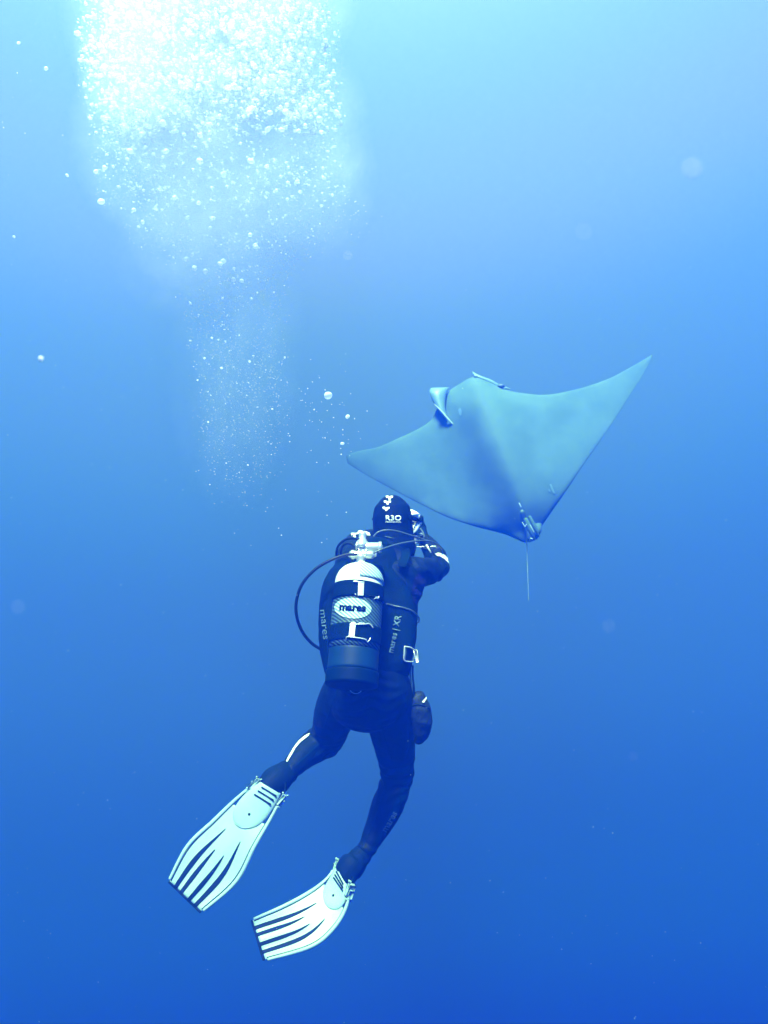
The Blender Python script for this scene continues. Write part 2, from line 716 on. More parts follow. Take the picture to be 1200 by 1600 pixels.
    def leaf(name, outline, depths, th, mat, par, curl=None):
        """a fleshy flap given by a left edge and a right edge (pixels), rows of (x0,y0,x1,y1,depth,bulge)"""
        rows = smooth_path(outline, 16)
        g = Geo()
        cols = 9
        vv, ff = [], []
        for sgn in (-1, 1):
            for ri, r_ in enumerate(rows):
                for j in range(cols):
                    u = j / (cols - 1)
                    x = r_[0] * (1 - u) + r_[2] * u
                    y = r_[1] * (1 - u) + r_[3] * u
                    edge = (4 * u * (1 - u)) ** 0.5
                    e2 = math.sin(math.pi * min(1, (ri + 0.7) / 16)) ** 0.4
                    dd = r_[4] - r_[5] * math.sin(math.pi * u) + sgn * (th * edge * e2 + 0.001)
                    vv.append(P(x, y, dd))
        nn = len(rows) * cols
        for i in range(len(rows) - 1):
            for j in range(cols - 1):
                a = i * cols + j
                ff.append((a, a + 1, a + cols + 1, a + cols))
                ff.append((nn + a, nn + a + cols, nn + a + cols + 1, nn + a + 1))
        for i in range(len(rows) - 1):
            a = i * cols
            ff.append((a, a + cols, nn + a + cols, nn + a))
            a = i * cols + cols - 1
            ff.append((a, nn + a, nn + a + cols, a + cols))
        for j in range(cols - 1):
            ff.append((j, nn + j, nn + j + 1, j + 1))
            a = (len(rows) - 1) * cols + j
            ff.append((a, a + 1, nn + a + 1, nn + a))
        return link(name, fix_normals(pydata(vv, ff)), mat, par)

    pale_scar = material('ray_scar', (0.30, 0.42, 0.46), 0.5)
    # left head lobe, unrolled and hanging beside the mouth
    leaf('cephalic_fin', [(673, 606, 702, 605, 7.06, 0.03), (671, 613, 698, 615, 7.03, 0.03), (676, 627, 696, 628, 7.01, 0.025), (684, 640, 696, 640, 6.99, 0.02), (690, 648, 698, 648, 6.98, 0.01), (695, 652, 698, 652, 6.98, 0.0)], None, 0.014, pale, root)
    # rolled rim of the lobe, a pale ridge
    g = Geo()
    path = smooth_path([(679, 632), (690, 643), (700, 655), (708, 663)], 14)
    g.tube([P(x, y, 6.96) for x, y in path], [0.004 + 0.005 * math.sin(math.pi * i / 13) for i in range(14)], seg=8)
    g.obj('lobe_rim', material('ray_rim', (0.26, 0.36, 0.40), 0.45), root)
    # right head lobe, rolled up, seen end on
    g = Geo()
    path = smooth_path([(740, 584, 7.02), (750, 590, 7.0), (765, 596, 7.0), (778, 603, 7.0), (790, 610, 7.02)], 16)
    g.tube([P(x, y, d) for x, y, d in path], [0.010 + 0.008 * math.sin(math.pi * i / 15) for i in range(16)], seg=10)
    g.obj('cephalic_fin', pale, root)
    g = Geo()
    g.tube([P(738, 580, 7.05), P(741, 584, 7.02), P(743, 588, 7.0)], [0.002, 0.008, 0.012], seg=8)
    g.obj('lobe_tip', pale, root)
    g = Geo()
    g.ball(P(783, 603, 6.98), 0.022, 1.3, 0.8, 0.8)
    g.obj('eye', dark, root)
    g = Geo()
    g.tube([P(790, 606, 7.0), P(797, 608, 7.0)], [0.008, 0.005], seg=8)
    g.obj('spiracle_rim', pale, root)
    # tail, claspers and the small pelvic fins at its base
    g = Geo()
    path = smooth_path([(816, 800, 6.66), (820, 825, 6.70), (823, 850, 6.74), (824, 880, 6.70), (825, 910, 6.62), (826, 938, 6.55)], 40)
    g.tube([P(*p) for p in path], [0.016 * (1 - i / 39) ** 3 + 0.0028 for i in range(40)], seg=10)
    g.obj('tail', material('ray_tail', (0.035, 0.075, 0.10), 0.5), root)
    g = Geo()
    g.tube([P(822, 812, 6.62), P(829, 828, 6.62), P(835, 843, 6.64)], [0.016, 0.022, 0.008], seg=10)
    g.obj('clasper', skin, root)
    g = Geo()
    g.tube([P(828, 808, 6.64), P(836, 824, 6.64), P(842, 838, 6.66)], [0.012, 0.018, 0.007], seg=10)
    g.obj('clasper', skin, root)
    leaf('pelvic_fin', [(803, 824, 822, 818, 6.84, 0.004), (805, 836, 823, 832, 6.83, 0.004), (813, 846, 821, 846, 6.83, 0.0)], None, 0.005, skin, root)
    leaf('pelvic_fin', [(828, 815, 846, 815, 6.74, 0.01), (827, 832, 846, 829, 6.72, 0.02), (827, 848, 840, 842, 6.73, 0.0)], None, 0.008, skin, root)
    for (a, b, w) in (((816, 816), (820, 823), 1.6), ((820, 823), (823, 819), 1.2), ((828, 820), (834, 831), 1.6), ((811, 786), (814, 792), 2.0), ((829, 841), (832, 842), 1.8)):
        bits = Geo()
        A = P(*a, 6.60); B = P(*b, 6.60)
        bits.tube([A, B], w / S * 0.38, seg=6)
        bits.obj('scar', pale_scar, root)
    for poly in ([(858, 757), (861, 756), (865, 766), (867, 771), (864, 771), (861, 764)], [(856, 764), (859, 765), (860, 769), (857, 768)], [(716, 640), (720, 637), (722, 642), (721, 650), (718, 648)]):
        patch('scar', poly, pale, bv, 0.003, root, 4, 0.002)
    return root


build_ray()
# ------------------------------------------------------------------ the diver
# ---- people
person = thing('person', P(575, 1075, 3.55), 'scuba diver in dark wetsuit and hood seen from behind, arms raised to hold a camera', 'person')


def limb(g, rows, n=26, seg=20):
    """rows: (px, py, depth, half width in px, depth ratio)"""
    st = smooth_path(rows, n)
    g.tube([P(r[0], r[1], r[2]) for r in st], [r[3] * r[2] / F for r in st], seg=seg, side=RIGHT if abs(rows[0][1] - rows[-1][1]) > abs(rows[0][0] - rows[-1][0]) * 1.3 else None, ratio=[r[4] for r in st])


body = Geo()
# trunk: neck, shoulders, chest, waist, seat
limb(body, [(617, 838, 3.77, 25, 0.95), (612, 856, 3.75, 30, 0.8), (604, 868, 3.73, 58, 0.52), (600, 884, 3.72, 70, 0.56), (596, 912, 3.69, 66, 0.66), (590, 955, 3.65, 60, 0.72),
            (585, 995, 3.61, 55, 0.76), (578, 1035, 3.58, 60, 0.78), (574, 1068, 3.56, 65, 0.80), (573, 1092, 3.56, 62, 0.84)], 40, 32)
# head
body.ball(P(613, 814, 3.80), 0.078, 0.98, 1.22, 1.30, seg=24, rings=16)
# legs
limb(body, [(537, 1080, 3.57, 34, 1.0), (524, 1112, 3.64, 33, 1.0), (516, 1140, 3.74, 29, 1.0), (510, 1160, 3.80, 25, 1.0)], 20)
limb(body, [(511, 1153, 3.80, 26, 1.0), (489, 1168, 3.74, 25, 1.0), (470, 1185, 3.66, 21, 1.0), (453, 1203, 3.58, 16, 1.0), (440, 1216, 3.54, 14, 1.0)], 22)
limb(body, [(606, 1080, 3.57, 41, 0.95), (611, 1120, 3.63, 39, 0.95), (616, 1160, 3.69, 34, 0.95), (620, 1195, 3.73, 28, 0.95), (621, 1218, 3.75, 24, 1.0)], 22)
limb(body, [(621, 1212, 3.75, 23, 1.0), (613, 1240, 3.73, 25, 1.05), (600, 1270, 3.71, 24, 1.05), (586, 1300, 3.68, 19, 1.0), (570, 1330, 3.65, 15, 1.0), (560, 1346, 3.63, 14, 1.0)], 26)
# arms: raised, elbows out, forearms forward to the camera housing
limb(body, [(648, 893, 3.72, 24, 1.0), (668, 893, 3.79, 22, 1.0), (685, 887, 3.87, 18, 1.0)], 12)
limb(body, [(686, 886, 3.87, 18, 1.0), (680, 868, 3.93, 17, 1.0), (668, 850, 3.99, 13, 1.0), (660, 841, 4.02, 10, 1.0)], 14)
limb(body, [(545, 888, 3.72, 23, 1.0), (548, 866, 3.80, 21, 1.0), (556, 850, 3.88, 18, 1.0)], 12)
limb(body, [(556, 849, 3.88, 18, 1.0), (575, 843, 3.96, 16, 1.0), (597, 836, 4.02, 11, 1.0), (608, 834, 4.04, 10, 1.0)], 14)


FOLDS = [(P(512, 1158, 3.75), (P(535, 1080, 3.6) - P(510, 1160, 3.8)).normalized(), 0.08),
         (P(621, 1215, 3.72), (P(606, 1100, 3.6) - P(620, 1215, 3.75)).normalized(), 0.09),
         (P(575, 1090, 3.45), UP, 0.10), (P(688, 885, 3.85), RIGHT, 0.07), (P(648, 905, 3.66), (RIGHT * 0.7 + UP * 0.7), 0.09),
         (P(560, 1345, 3.6), (P(586, 1300, 3.6) - P(560, 1346, 3.6)).normalized(), 0.07), (P(446, 1208, 3.55), (P(480, 1180, 3.6) - P(445, 1212, 3.6)).normalized(), 0.06)]


def suit_disp(co):
    d = 0.0035 * (noise.noise(co * 9) + 0.6 * noise.noise(co * 22))
    for c, ax, r in FOLDS:
        q = co - c
        k = math.exp(-q.length_squared / (r * r))
        if k > 0.03:
            d += 0.007 * k * math.sin(q.dot(ax) * 150 + 5 * noise.noise(co * 12))
    return d


suit = body.fused('wetsuit_body', M_SUIT, person, 0.0065, 8, suit_disp)
suit_bvh = bvh_of([suit])

# hood over the head and neck
g = Geo()
g.ball(P(613, 813, 3.80), 0.086, 0.97, 1.16, 1.28, seg=28, rings=20)
limb(g, [(613, 806, 3.795, 31, 1.15), (614, 825, 3.79, 31.5, 1.1), (615, 842, 3.775, 32, 1.0), (616, 856, 3.765, 35, 0.9)], 12, 28)
hood = g.fused('hood', M_HOOD, person, 0.005, 6, lambda co: 0.0015 * noise.noise(co * 30))
hood_bvh = bvh_of([hood])
for cx, cy in ((609, 778), (606, 785.5), (604, 795)):
    s = 1.0
    poly = [(cx - 6, cy - 2.5), (cx - 2.5, cy - 3), (cx - 1, cy - 1.2), (cx + 1.5, cy - 2.4), (cx + 5, cy - 2.4), (cx + 4.5, cy + 0.2), (cx + 1.5, cy + 1.2), (cx + 1.2, cy + 3.4), (cx - 1.2, cy + 3.4), (cx - 2.2, cy + 0.8), (cx - 5, cy + 0.4)]
    patch('hood_emblem', poly, M_WHITE, hood_bvh, 0.0025, hood, 3)
lettering('R3O', 614.8, 809.5, 23.5, 0, M_WHITE, hood_bvh, hood, 0.003, 0.025, 0.92, spacing=1.05)
lettering('PROFESSIONAL', 614.8, 815.3, 23.5, 0, M_WHITE, hood_bvh, hood, 0.003, 0.0, 1.0)
g = Geo()
g.ball(P(583, 811, 3.80), 0.006, 1, 1, 1)
g.obj('hood_toggle', M_BLACK, hood)
# collar seam folds
for pts in ([(601, 838), (608, 839.5), (616, 841.5)], [(628, 866), (633, 868), (638, 869.5)], [(631, 859), (635, 862), (637, 865)]):
    path = smooth_path(pts, 8)
    dp = drape_pts([tuple(p) for p in path], bvh_of([hood, suit]), 0.001)
    g = Geo()
    g.tube(dp, [0.0004 + 0.0011 * math.sin(math.pi * i / 7) for i in range(8)], seg=6)
    g.obj('seam_tape', M_GREYPRINT, person)

# face (turned away) and hands
g = Geo()
fx = P(622, 814, 3.88)
g.ball(fx, 0.058, 0.95, 0.62, 1.25, seg=20, rings=14)
g.ball(fx + Vector((0.006, 0.045, -0.004)), 0.014, 0.8, 1.1, 1.3)
g.tube([fx + Vector((-0.02, 0.032, -0.035)), fx + Vector((0, 0.042, -0.036)), fx + Vector((0.02, 0.032, -0.035))], [0.004, 0.007, 0.004], seg=8)
g.fused('face', M_SKIN, person, 0.004, 3)


def hand(name, wrist, palm, fdir, side, curl, mirror):
    """glove: palm, four fingers closing round the housing, a thumb from the side"""
    g = Geo()
    fdir = fdir.normalized(); side = (side - fdir * side.dot(fdir)).normalized()
    nrm_ = fdir.cross(side) * mirror
    g.tube([wrist, wrist.lerp(palm, 0.5), palm], [0.030, 0.036, 0.040], seg=16, side=side, ratio=[0.8, 0.55, 0.42])
    for i, ln in enumerate((0.070, 0.080, 0.075, 0.058)):
        o = palm + side * (0.030 - 0.020 * i)
        a = o + fdir * ln * 0.45 + nrm_ * curl * 0.012
        b = a + fdir * ln * 0.28 + nrm_ * curl * 0.026
        c = b + fdir * ln * 0.08 + nrm_ * curl * 0.026
        g.tube([o - fdir * 0.02, a, b, c], [0.0105, 0.0100, 0.0092, 0.0080], seg=10)
    t0 = wrist.lerp(palm, 0.55) + side * 0.026
    g.tube([t0, t0 + side * 0.022 + fdir * 0.020, t0 + side * 0.026 + fdir * 0.045 + nrm_ * 0.018, t0 + side * 0.020 + fdir * 0.060 + nrm_ * 0.032], [0.014, 0.0125, 0.0110, 0.009], seg=10)
    return g.fused(name, M_BLACK, person, 0.0038, 3)


hand('glove', P(661, 842, 4.01), P(652, 829, 4.06), Vector((-0.35, 0.5, 0.65)), Vector((-0.9, 0.1, -0.3)), 1.0, -1)
hand('glove', P(606, 834, 4.03), P(616, 827, 4.07), Vector((0.5, 0.5, 0.5)), Vector((0.6, 0.1, -0.7)), 1.0, 1)

# markings and panels of the suit
def on_suit(name, poly, mat, off=0.0018, th=0.0012, res=4):
    return patch(name, poly, mat, suit_bvh, off, person, res, th)


on_suit('side_panel', [(654, 896), (661, 899), (667, 907), (670, 920), (667, 934), (660, 944), (652, 946), (645, 940), (643, 924), (646, 908), (649, 899)], M_PURPLE)
on_suit('elbow_stripe', [(679, 866), (685, 864.5), (692, 866), (699, 871), (703, 877), (703, 880), (699, 879), (694, 874), (688, 870), (681, 868.5)], M_WHITE, 0.0028)
on_suit('elbow_stripe', [(545, 834), (553, 830.5), (562, 829.5), (571, 831), (577, 833), (578, 837), (570, 836.5), (560, 835), (551, 836.5)], M_WHITE, 0.0028)
on_suit('knee_band', [(492, 1134), (505, 1138), (519, 1141), (533, 1142), (539, 1141), (532, 1153), (518, 1152), (504, 1150), (490, 1144)], M_SUIT2)
on_suit('knee_band', [(588, 1180), (603, 1185), (620, 1191), (636, 1195), (646, 1195), (644, 1211), (632, 1210), (616, 1204), (602, 1197), (593, 1190)], M_SUIT2)
on_suit('shin_stripe', [(484, 1146), (477, 1149.5), (467, 1158), (459, 1168.5), (452, 1180.5), (447, 1190), (449, 1191), (455, 1181.5), (461.5, 1170), (469.5, 1160), (482, 1150)], M_WHITE, 0.0025, 0.0012, 3)
on_suit('ankle_tag', [(435, 1190), (443, 1190), (440, 1197), (432, 1199), (430, 1196)], M_WHITE, 0.0028)
on_suit('shin_panel', [(632, 1214), (640, 1216), (638, 1232), (628, 1256), (615, 1280), (602, 1302), (592, 1318), (586, 1314), (596, 1298), (606, 1276), (617, 1254), (626, 1234)], M_SUIT2)
lettering('mares', 609, 1284, 34, 60, M_GREYPRINT, suit_bvh, person, 0.004, 0.02, 1.0)

# seams of the suit
for pts in ([(527, 1078), (519, 1100), (511, 1120), (506, 1136)], [(631, 1085), (636, 1115), (638, 1150), (636, 1180)], [(592, 1120), (600, 1150), (610, 1180), (616, 1205)],
            [(601, 1230), (592, 1262), (580, 1295), (565, 1325)], [(500, 1162), (482, 1178), (464, 1195)], [(575, 1085), (572, 1098), (567, 1112)]):
    path = smooth_path(pts, 24)
    dp = drape_pts([tuple(p) for p in path], suit_bvh, 0.0002)
    Geo().tube(dp, 0.0017, seg=6).obj('seam', M_SUIT2, person)

# boots
def boot(rows, lip):
    g = Geo()
    limb(g, rows, 18, 22)
    o = g.fused('boot', M_BOOT, person, 0.005, 5, lambda co: 0.0018 * noise.noise(co * 26))
    c, ax, r = lip
    q = Geo()
    ax = ax.normalized()
    s = ax.orthogonal().normalized(); b = ax.cross(s)
    ring = [c + (s * math.cos(a) + b * math.sin(a)) * r for a in np.linspace(0, 2 * math.pi, 25)]
    q.tube(ring, 0.0045, seg=8, caps=False)
    q.obj('cuff', M_BOOT, o)
    return o


boot([(450, 1205, 3.58, 17, 1), (436, 1216, 3.54, 20, 1.1), (424, 1226, 3.52, 22, 1.0), (412, 1240, 3.50, 20, 0.9), (392, 1266, 3.49, 17, 0.7), (375, 1290, 3.47, 15, 0.55)],
     (P(449, 1206, 3.58), P(462, 1194, 3.63) - P(449, 1206, 3.58), 0.044))
boot([(563, 1336, 3.64, 15, 1), (554, 1350, 3.62, 19, 1.1), (546, 1357, 3.60, 21, 1.1), (540, 1368, 3.58, 18, 0.9), (532, 1388, 3.56, 15, 0.75), (522, 1404, 3.54, 13, 0.6)],
     (P(563, 1337, 3.64), P(573, 1318, 3.66) - P(563, 1337, 3.64), 0.040))


# ------------------------------------------------------------------ fins
def make_fin(label, centre, width, hw_m):
    """centre: rows (px,py,depth) heel to tip; width: rows of half-width vectors (dx px, dy px, d depth)"""
    n = 64
    C = smooth_path(centre, n)
    Wv = smooth_path(width, n)
    cs = [P(*c) for c in C]
    ws = []
    for c, w in zip(C, Wv):
        ws.append(P(c[0] + w[0], c[1] + w[1], c[2] + w[2]) - P(*c))
    ts = [(cs[min(i + 1, n - 1)] - cs[max(i - 1, 0)]).normalized() for i in range(n)]
    ns = []
    for t, w in zip(ts, ws):
        k = t.cross(w).normalized()
        if k.dot(FWD) > 0:
            k = -k                       # towards the viewer: the sole side
        ns.append(k)
    root = thing('swim_fin', cs[0], label, 'swim fin', 'pair of white swim fins')

    def at(s, w, h):
        x = s * (n - 1)
        i = min(int(x), n - 2)
        u = x - i
        c = cs[i].lerp(cs[i + 1], u); wv = ws[i].lerp(ws[i + 1], u); k = ns[i].lerp(ns[i + 1], u)
        return c + wv * w + k * h

    def scoop(s, w):
        a = max(0, s - 0.42) / 0.58
        return 0.003 * a * math.cos(w * math.pi * 2.0) - 0.006 * a

    def sheet(s0, s1, w0, w1, h, th, nu, nv, endcut=None):
        """curved plate over a patch of the fin; w0/w1 functions of s"""
        v, f = [], []
        for sd in (1, -1):
            for i in range(nu + 1):
                s = s0 + (s1 - s0) * i / nu
                a, b = w0(s), w1(s)
                for j in range(nv + 1):
                    w = a + (b - a) * j / nv
                    se = s + (endcut(w) if endcut else 0) * (i / nu) ** 3
                    v.append(at(min(1, se), w, scoop(s, w) + h + sd * th))
        k = nv + 1
        off = (nu + 1) * k
        for i in range(nu):
            for j in range(nv):
                a = i * k + j
                f.append((a, a + 1, a + k + 1, a + k))
                f.append((off + a, off + a + k, off + a + k + 1, off + a + 1))
        for i in range(nu):
            a = i * k
            f.append((a, a + k, off + a + k, off + a))
            a = i * k + nv
            f.append((a, off + a, off + a + k, a + k))
        for j in range(nv):
            f.append((j, off + j, off + j + 1, j + 1))
            a = nu * k + j
            f.append((a, a + 1, off + a + 1, off + a))
        return v, f

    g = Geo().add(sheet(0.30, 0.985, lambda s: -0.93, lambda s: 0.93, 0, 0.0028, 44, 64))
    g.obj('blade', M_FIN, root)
    # dark flexible channels
    for (wc, s0, wd, slant) in ((-0.58, 0.50, 0.085, 0.20), (-0.24, 0.66, 0.085, 0.05), (0.22, 0.66, 0.080, -0.05), (0.58, 0.52, 0.085, -0.18)):
        def cen(s, wc=wc, s0=s0, slant=slant):
            a = (s - s0) / (1 - s0)
            return wc + slant * (1 - a) ** 1.3
        def half(s, s0=s0, wd=wd):
            a = max(0, (s - s0) / (1 - s0))
            return wd * (0.12 + 0.88 * min(1, a * 1.6) ** 0.8)
        Geo().add(sheet(s0, 0.992, lambda s: cen(s) - half(s), lambda s: cen(s) + half(s), 0, 0.0052, 36, 12)).obj('channel', M_FINDARK, root)
    Geo().add(sheet(0.988, 1.0, lambda s: -0.96, lambda s: 0.96, 0, 0.0040, 2, 40)).obj('tip_edge', M_FINDARK, root)
    for sg in (-1, 1):
        path = [at(s, sg * 0.97, scoop(s, 0.97) * 0.6 + 0.0) for s in np.linspace(0.10, 0.97, 40)]
        Geo().tube(path, [0.006 + 0.0025 * math.sin(math.pi * i / 39) for i in range(40)], seg=8, ratio=1.0).obj('side_rail', M_FIN, root)
        path = [at(s, sg * 0.885, scoop(s, 0.885) + 0.003) for s in np.linspace(0.16, 0.975, 40)]
        Geo().tube(path, 0.0022, seg=6).obj('rail_seam', M_FINDARK, root)
    # foot pocket: flattened sleeve, open at the heel
    rows = [(0.00, 0.80, 0.044), (0.06, 0.86, 0.046), (0.15, 0.86, 0.043), (0.25, 0.80, 0.036), (0.34, 0.66, 0.026), (0.40, 0.42, 0.014), (0.425, 0.15, 0.006)]
    st = smooth_path(rows, 22)
    v, f = [], []
    seg = 28
    for inner in (0, 1):
        for (s, w, h) in st:
            s = max(0.0, s)
            for j in range(seg):
                a = 2 * math.pi * j / seg
                kk = 0.90 if inner else 1.0
                up = math.sin(a)
                hh = h * (0.38 if up > 0 else 1.15)      # sole side flat, instep side high
                ca = math.copysign(abs(math.cos(a)) ** 0.75, math.cos(a))
                v.append(at(s, w * ca * kk, up * hh * kk + 0.004))
    m = len(st)
    for inner in (0, 1):
        o = inner * m * seg
        for i in range(m - 1):
            for j in range(seg):
                k = (j + 1) % seg
                q = (o + i * seg + j, o + i * seg + k, o + (i + 1) * seg + k, o + (i + 1) * seg + j)
                f.append(q if not inner else q[::-1])
    for j in range(seg):
        k = (j + 1) % seg
        f.append((j, k, m * seg + k, m * seg + j))
        f.append(((m - 1) * seg + j, (m - 1) * seg + k, m * seg + (m - 1) * seg + k, m * seg + (m - 1) * seg + j))
    pk = link('foot_pocket', fix_normals(pydata(v, f)), M_FIN, root)
    # grip bars and drain holes in the sole
    for s in (0.035, 0.080, 0.125):
        path = [at(s, w, 0.0215) for w in np.linspace(-0.40, 0.62, 8)]
        Geo().tube(path, 0.0034, seg=6, ratio=1.0).obj('sole_slot', M_FINDARK, pk)
    for (s, w, r) in ((0.30, 0.05, 0.0050), (0.355, -0.42, 0.0032), (0.385, 0.25, 0.0030)):
        h0 = 0.016 if s < 0.33 else 0.008
        c = at(s, w, h0)
        Geo().lathe(c - ns[10] * 0.006, ns[10], [(0, r), (0.007, r), (0.0074, r * 0.6)], seg=14).obj('drain_hole', M_FINDARK, pk)
    # round pivot boss under the toes
    ring = []
    for a in np.linspace(0, 2 * math.pi, 37):
        ring.append(at(0.345 + 0.085 * math.sin(a), 0.50 * math.cos(a) - 0.02, 0.0075 + scoop(0.35, 0)))
    Geo().tube(ring, 0.0015, seg=6, caps=False).obj('pivot_rim', M_FIN, root)
    # heel strap with two buckles
    path = []
    for a in np.linspace(0, math.pi, 18):
        path.append(at(0.02, 0.88 * math.cos(a), -0.012) - ts[0] * (0.060 * math.sin(a)) - ns[0] * (0.02 * math.sin(a)))
    sp = Geo().tube(path, 0.010, seg=8, ratio=0.4, side=ns[0]).obj('heel_strap', M_BLACK, root)
    for sg in (-1, 1):
        c = at(0.045, sg * 0.97, -0.010)
        wv = ws[2].normalized()
        Geo().box(c, ts[2] * 0.026, wv * 0.009, ns[2] * 0.014, 0.004).obj('buckle', M_FIN, sp)
        c = at(0.075, sg * 1.04, -0.010)
        Geo().box(c, ts[2] * 0.014, wv * 0.006, ns[2] * 0.010, 0.003).obj('release_tab', M_FIN, sp)
    return root


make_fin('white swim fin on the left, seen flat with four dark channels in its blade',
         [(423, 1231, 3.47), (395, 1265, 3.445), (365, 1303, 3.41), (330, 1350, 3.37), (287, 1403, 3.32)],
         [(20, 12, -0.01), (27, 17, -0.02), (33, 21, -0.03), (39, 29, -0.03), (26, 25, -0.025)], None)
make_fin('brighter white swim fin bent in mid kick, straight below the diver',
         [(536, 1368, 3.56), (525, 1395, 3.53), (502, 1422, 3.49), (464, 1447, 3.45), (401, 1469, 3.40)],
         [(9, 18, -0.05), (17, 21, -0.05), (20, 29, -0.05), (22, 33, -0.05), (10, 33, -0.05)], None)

# ------------------------------------------------------------------ buoyancy vest
vest = thing('buoyancy_vest', P(580, 1000, 3.55), 'dark buoyancy vest with side pockets and steel rings strapped round the diver', 'dive vest')
g = Geo()
limb(g, [(590, 880, 3.715, 42, 0.98), (588, 912, 3.685, 54, 0.88), (589, 950, 3.65, 64, 0.74), (584, 995, 3.605, 64, 0.76), (578, 1036, 3.575, 66, 0.76)], 24, 36)
# bladder lobes left and right of the cylinder
limb(g, [(537, 885, 3.60, 14, 1.0), (523, 915, 3.56, 19, 1.2), (518, 955, 3.53, 20, 1.25), (518, 1000, 3.50, 20, 1.2), (524, 1045, 3.48, 18, 1.1), (540, 1064, 3.48, 14, 1.0)], 22)
limb(g, [(612, 895, 3.63, 12, 1.0), (621, 925, 3.60, 19, 0.95), (627, 962, 3.565, 23, 0.9), (626, 1005, 3.535, 24, 0.9), (618, 1036, 3.52, 22, 0.9)], 22)
shell = g.fused('vest_shell', M_VEST, vest, 0.0065, 7, lambda co: 0.004 * noise.noise(co * 14) + 0.002 * noise.noise(co * 40))
# shoulder straps
for pts in ([(628, 885, 3.585), (634, 868, 3.63), (633, 858, 3.70), (630, 858, 3.78)], [(557, 890, 3.585), (560, 872, 3.63), (565, 862, 3.70), (570, 862, 3.80)]):
    st = smooth_path(pts, 14)
    Geo().tube([P(*p) for p in st], 0.019, seg=12, side=RIGHT, ratio=0.22, power=3).obj('shoulder_strap', M_VEST, vest)
# back pad the cylinder rests on
g = Geo()
limb(g, [(578, 890, 3.575, 22, 0.55), (575, 960, 3.52, 24, 0.5), (568, 1040, 3.46, 24, 0.5)], 12, 20)
g.obj('backplate', M_BLACK, vest)

# ------------------------------------------------------------------ cylinder
T_TOP = P(563, 884, 3.47)
T_BOT = P(549.5, 1066, 3.30)
tax = (T_TOP - T_BOT)
TL = tax.length
tax.normalize()
TR = 0.0935
tank = thing('scuba_tank', T_BOT, 'white topped scuba tank with dark netting and oval badge on the back', 'scuba tank')
prof = [(0.012, 0.045), (0.0, 0.06), (0.004, 0.082), (0.02, TR - 0.001), (0.04, TR)]
for i in range(9):
    prof.append((0.04 + (TL - 0.075 - 0.04) * (i + 1) / 9, TR))
h0 = TL - 0.075
for k in range(1, 12):
    a = R(k * 7.6)
    prof.append((h0 + 0.078 * math.sin(a), 0.022 + (TR - 0.022) * math.cos(a)))
prof += [(TL + 0.004, 0.026), (TL + 0.012, 0.024)]
cyl = Geo().lathe(T_BOT, tax, prof, 48, RIGHT).obj('cylinder', M_TANK, tank)


def sleeve(name, a, b, mat, r, th0=0, th1=360, par=tank):
    """a wrap round the cylinder between heights a and b"""
    s = (RIGHT - tax * tax.dot(RIGHT)).normalized()
    bb = tax.cross(s)
    if bb.dot(FWD) > 0:
        bb = -bb        # angle 90 faces the viewer
    v, f = [], []
    n = 60
    hs = np.linspace(a, b, 8)
    for rr in (r, r - 0.002):
        for h in hs:
            for j in range(n + 1):
                t = R(th0 + (th1 - th0) * j / n)
                v.append(T_BOT + tax * h + (s * math.cos(t) + bb * math.sin(t)) * rr)
    k = n + 1
    off = len(hs) * k
    for i in range(len(hs) - 1):
        for j in range(n):
            q = i * k + j
            f.append((q, q + 1, q + k + 1, q + k))
            f.append((off + q, off + q + k, off + q + k + 1, off + q + 1))
    for j in range(n):
        f.append((j, off + j, off + j + 1, j + 1))
        q = (len(hs) - 1) * k + j
        f.append((q, q + 1, off + q + 1, off + q))
    for j in (0, n):
        for i in range(len(hs) - 1):
            q = i * k + j
            f.append((q, q + k, off + q + k, off + q))
    return link(name, fix_normals(pydata(v, f)), mat, par)


def hgt(py):
    """height on the cylinder of a photo row"""
    return TL * (1066 - py - 11) / (1066 - 884)


sleeve('paint_coat', hgt(1040), hgt(1006), M_BLUETANK, TR + 0.0015)
net = sleeve('netting', hgt(1008), hgt(909), M_NET, TR + 0.0025)
dome_net = Geo()
s_ = (RIGHT - tax * tax.dot(RIGHT)).normalized()
b_ = tax.cross(s_)
if b_.dot(FWD) > 0: b_ = -b_
v, f = [], []
for k in range(0, 10):
    a = R(3 + k * 7.0)
    for j in range(21):
        t = R(-20 + 108 * j / 20)
        rr = 0.022 + (TR - 0.022) * math.cos(a) + 0.0022
        v.append(T_BOT + tax * (h0 + 0.080 * math.sin(a)) + (s_ * math.cos(t) + b_ * math.sin(t)) * rr)
for i in range(9):
    for j in range(20):
        q = i * 21 + j
        f.append((q, q + 1, q + 22, q + 21))
m_ = pydata(v, f)
o_ = link('shoulder_netting', m_, M_SNET, tank)
sol = o_.modifiers.new('s', 'SOLIDIFY'); sol.thickness = 0.0015
bootm = sleeve('tank_boot', -0.012, hgt(1040), M_BLACK, TR + 0.006)
Geo().lathe(T_BOT - tax * 0.014, tax, [(0, TR * 0.7), (0.0, TR + 0.002), (0.006, TR + 0.006), (0.01, TR + 0.0055)], 40, RIGHT).obj('boot_base', M_BLACK, tank)
tank_bvh = bvh_of([cyl, net])
# oval badge
ov = [(551.5 + 28.5 * math.cos(a), 950.5 + 16 * math.sin(a) + 1.2 * math.cos(a)) for a in np.linspace(0, 2 * math.pi, 49)[:-1]]
badge = patch('badge', ov, M_BADGE, tank_bvh, 0.002, tank, 4, 0.0012)
lettering('mares', 551, 950.5, 41, -3, M_FINDARK, bvh_of([badge]), tank, 0.0015, 0.045, 0.95)

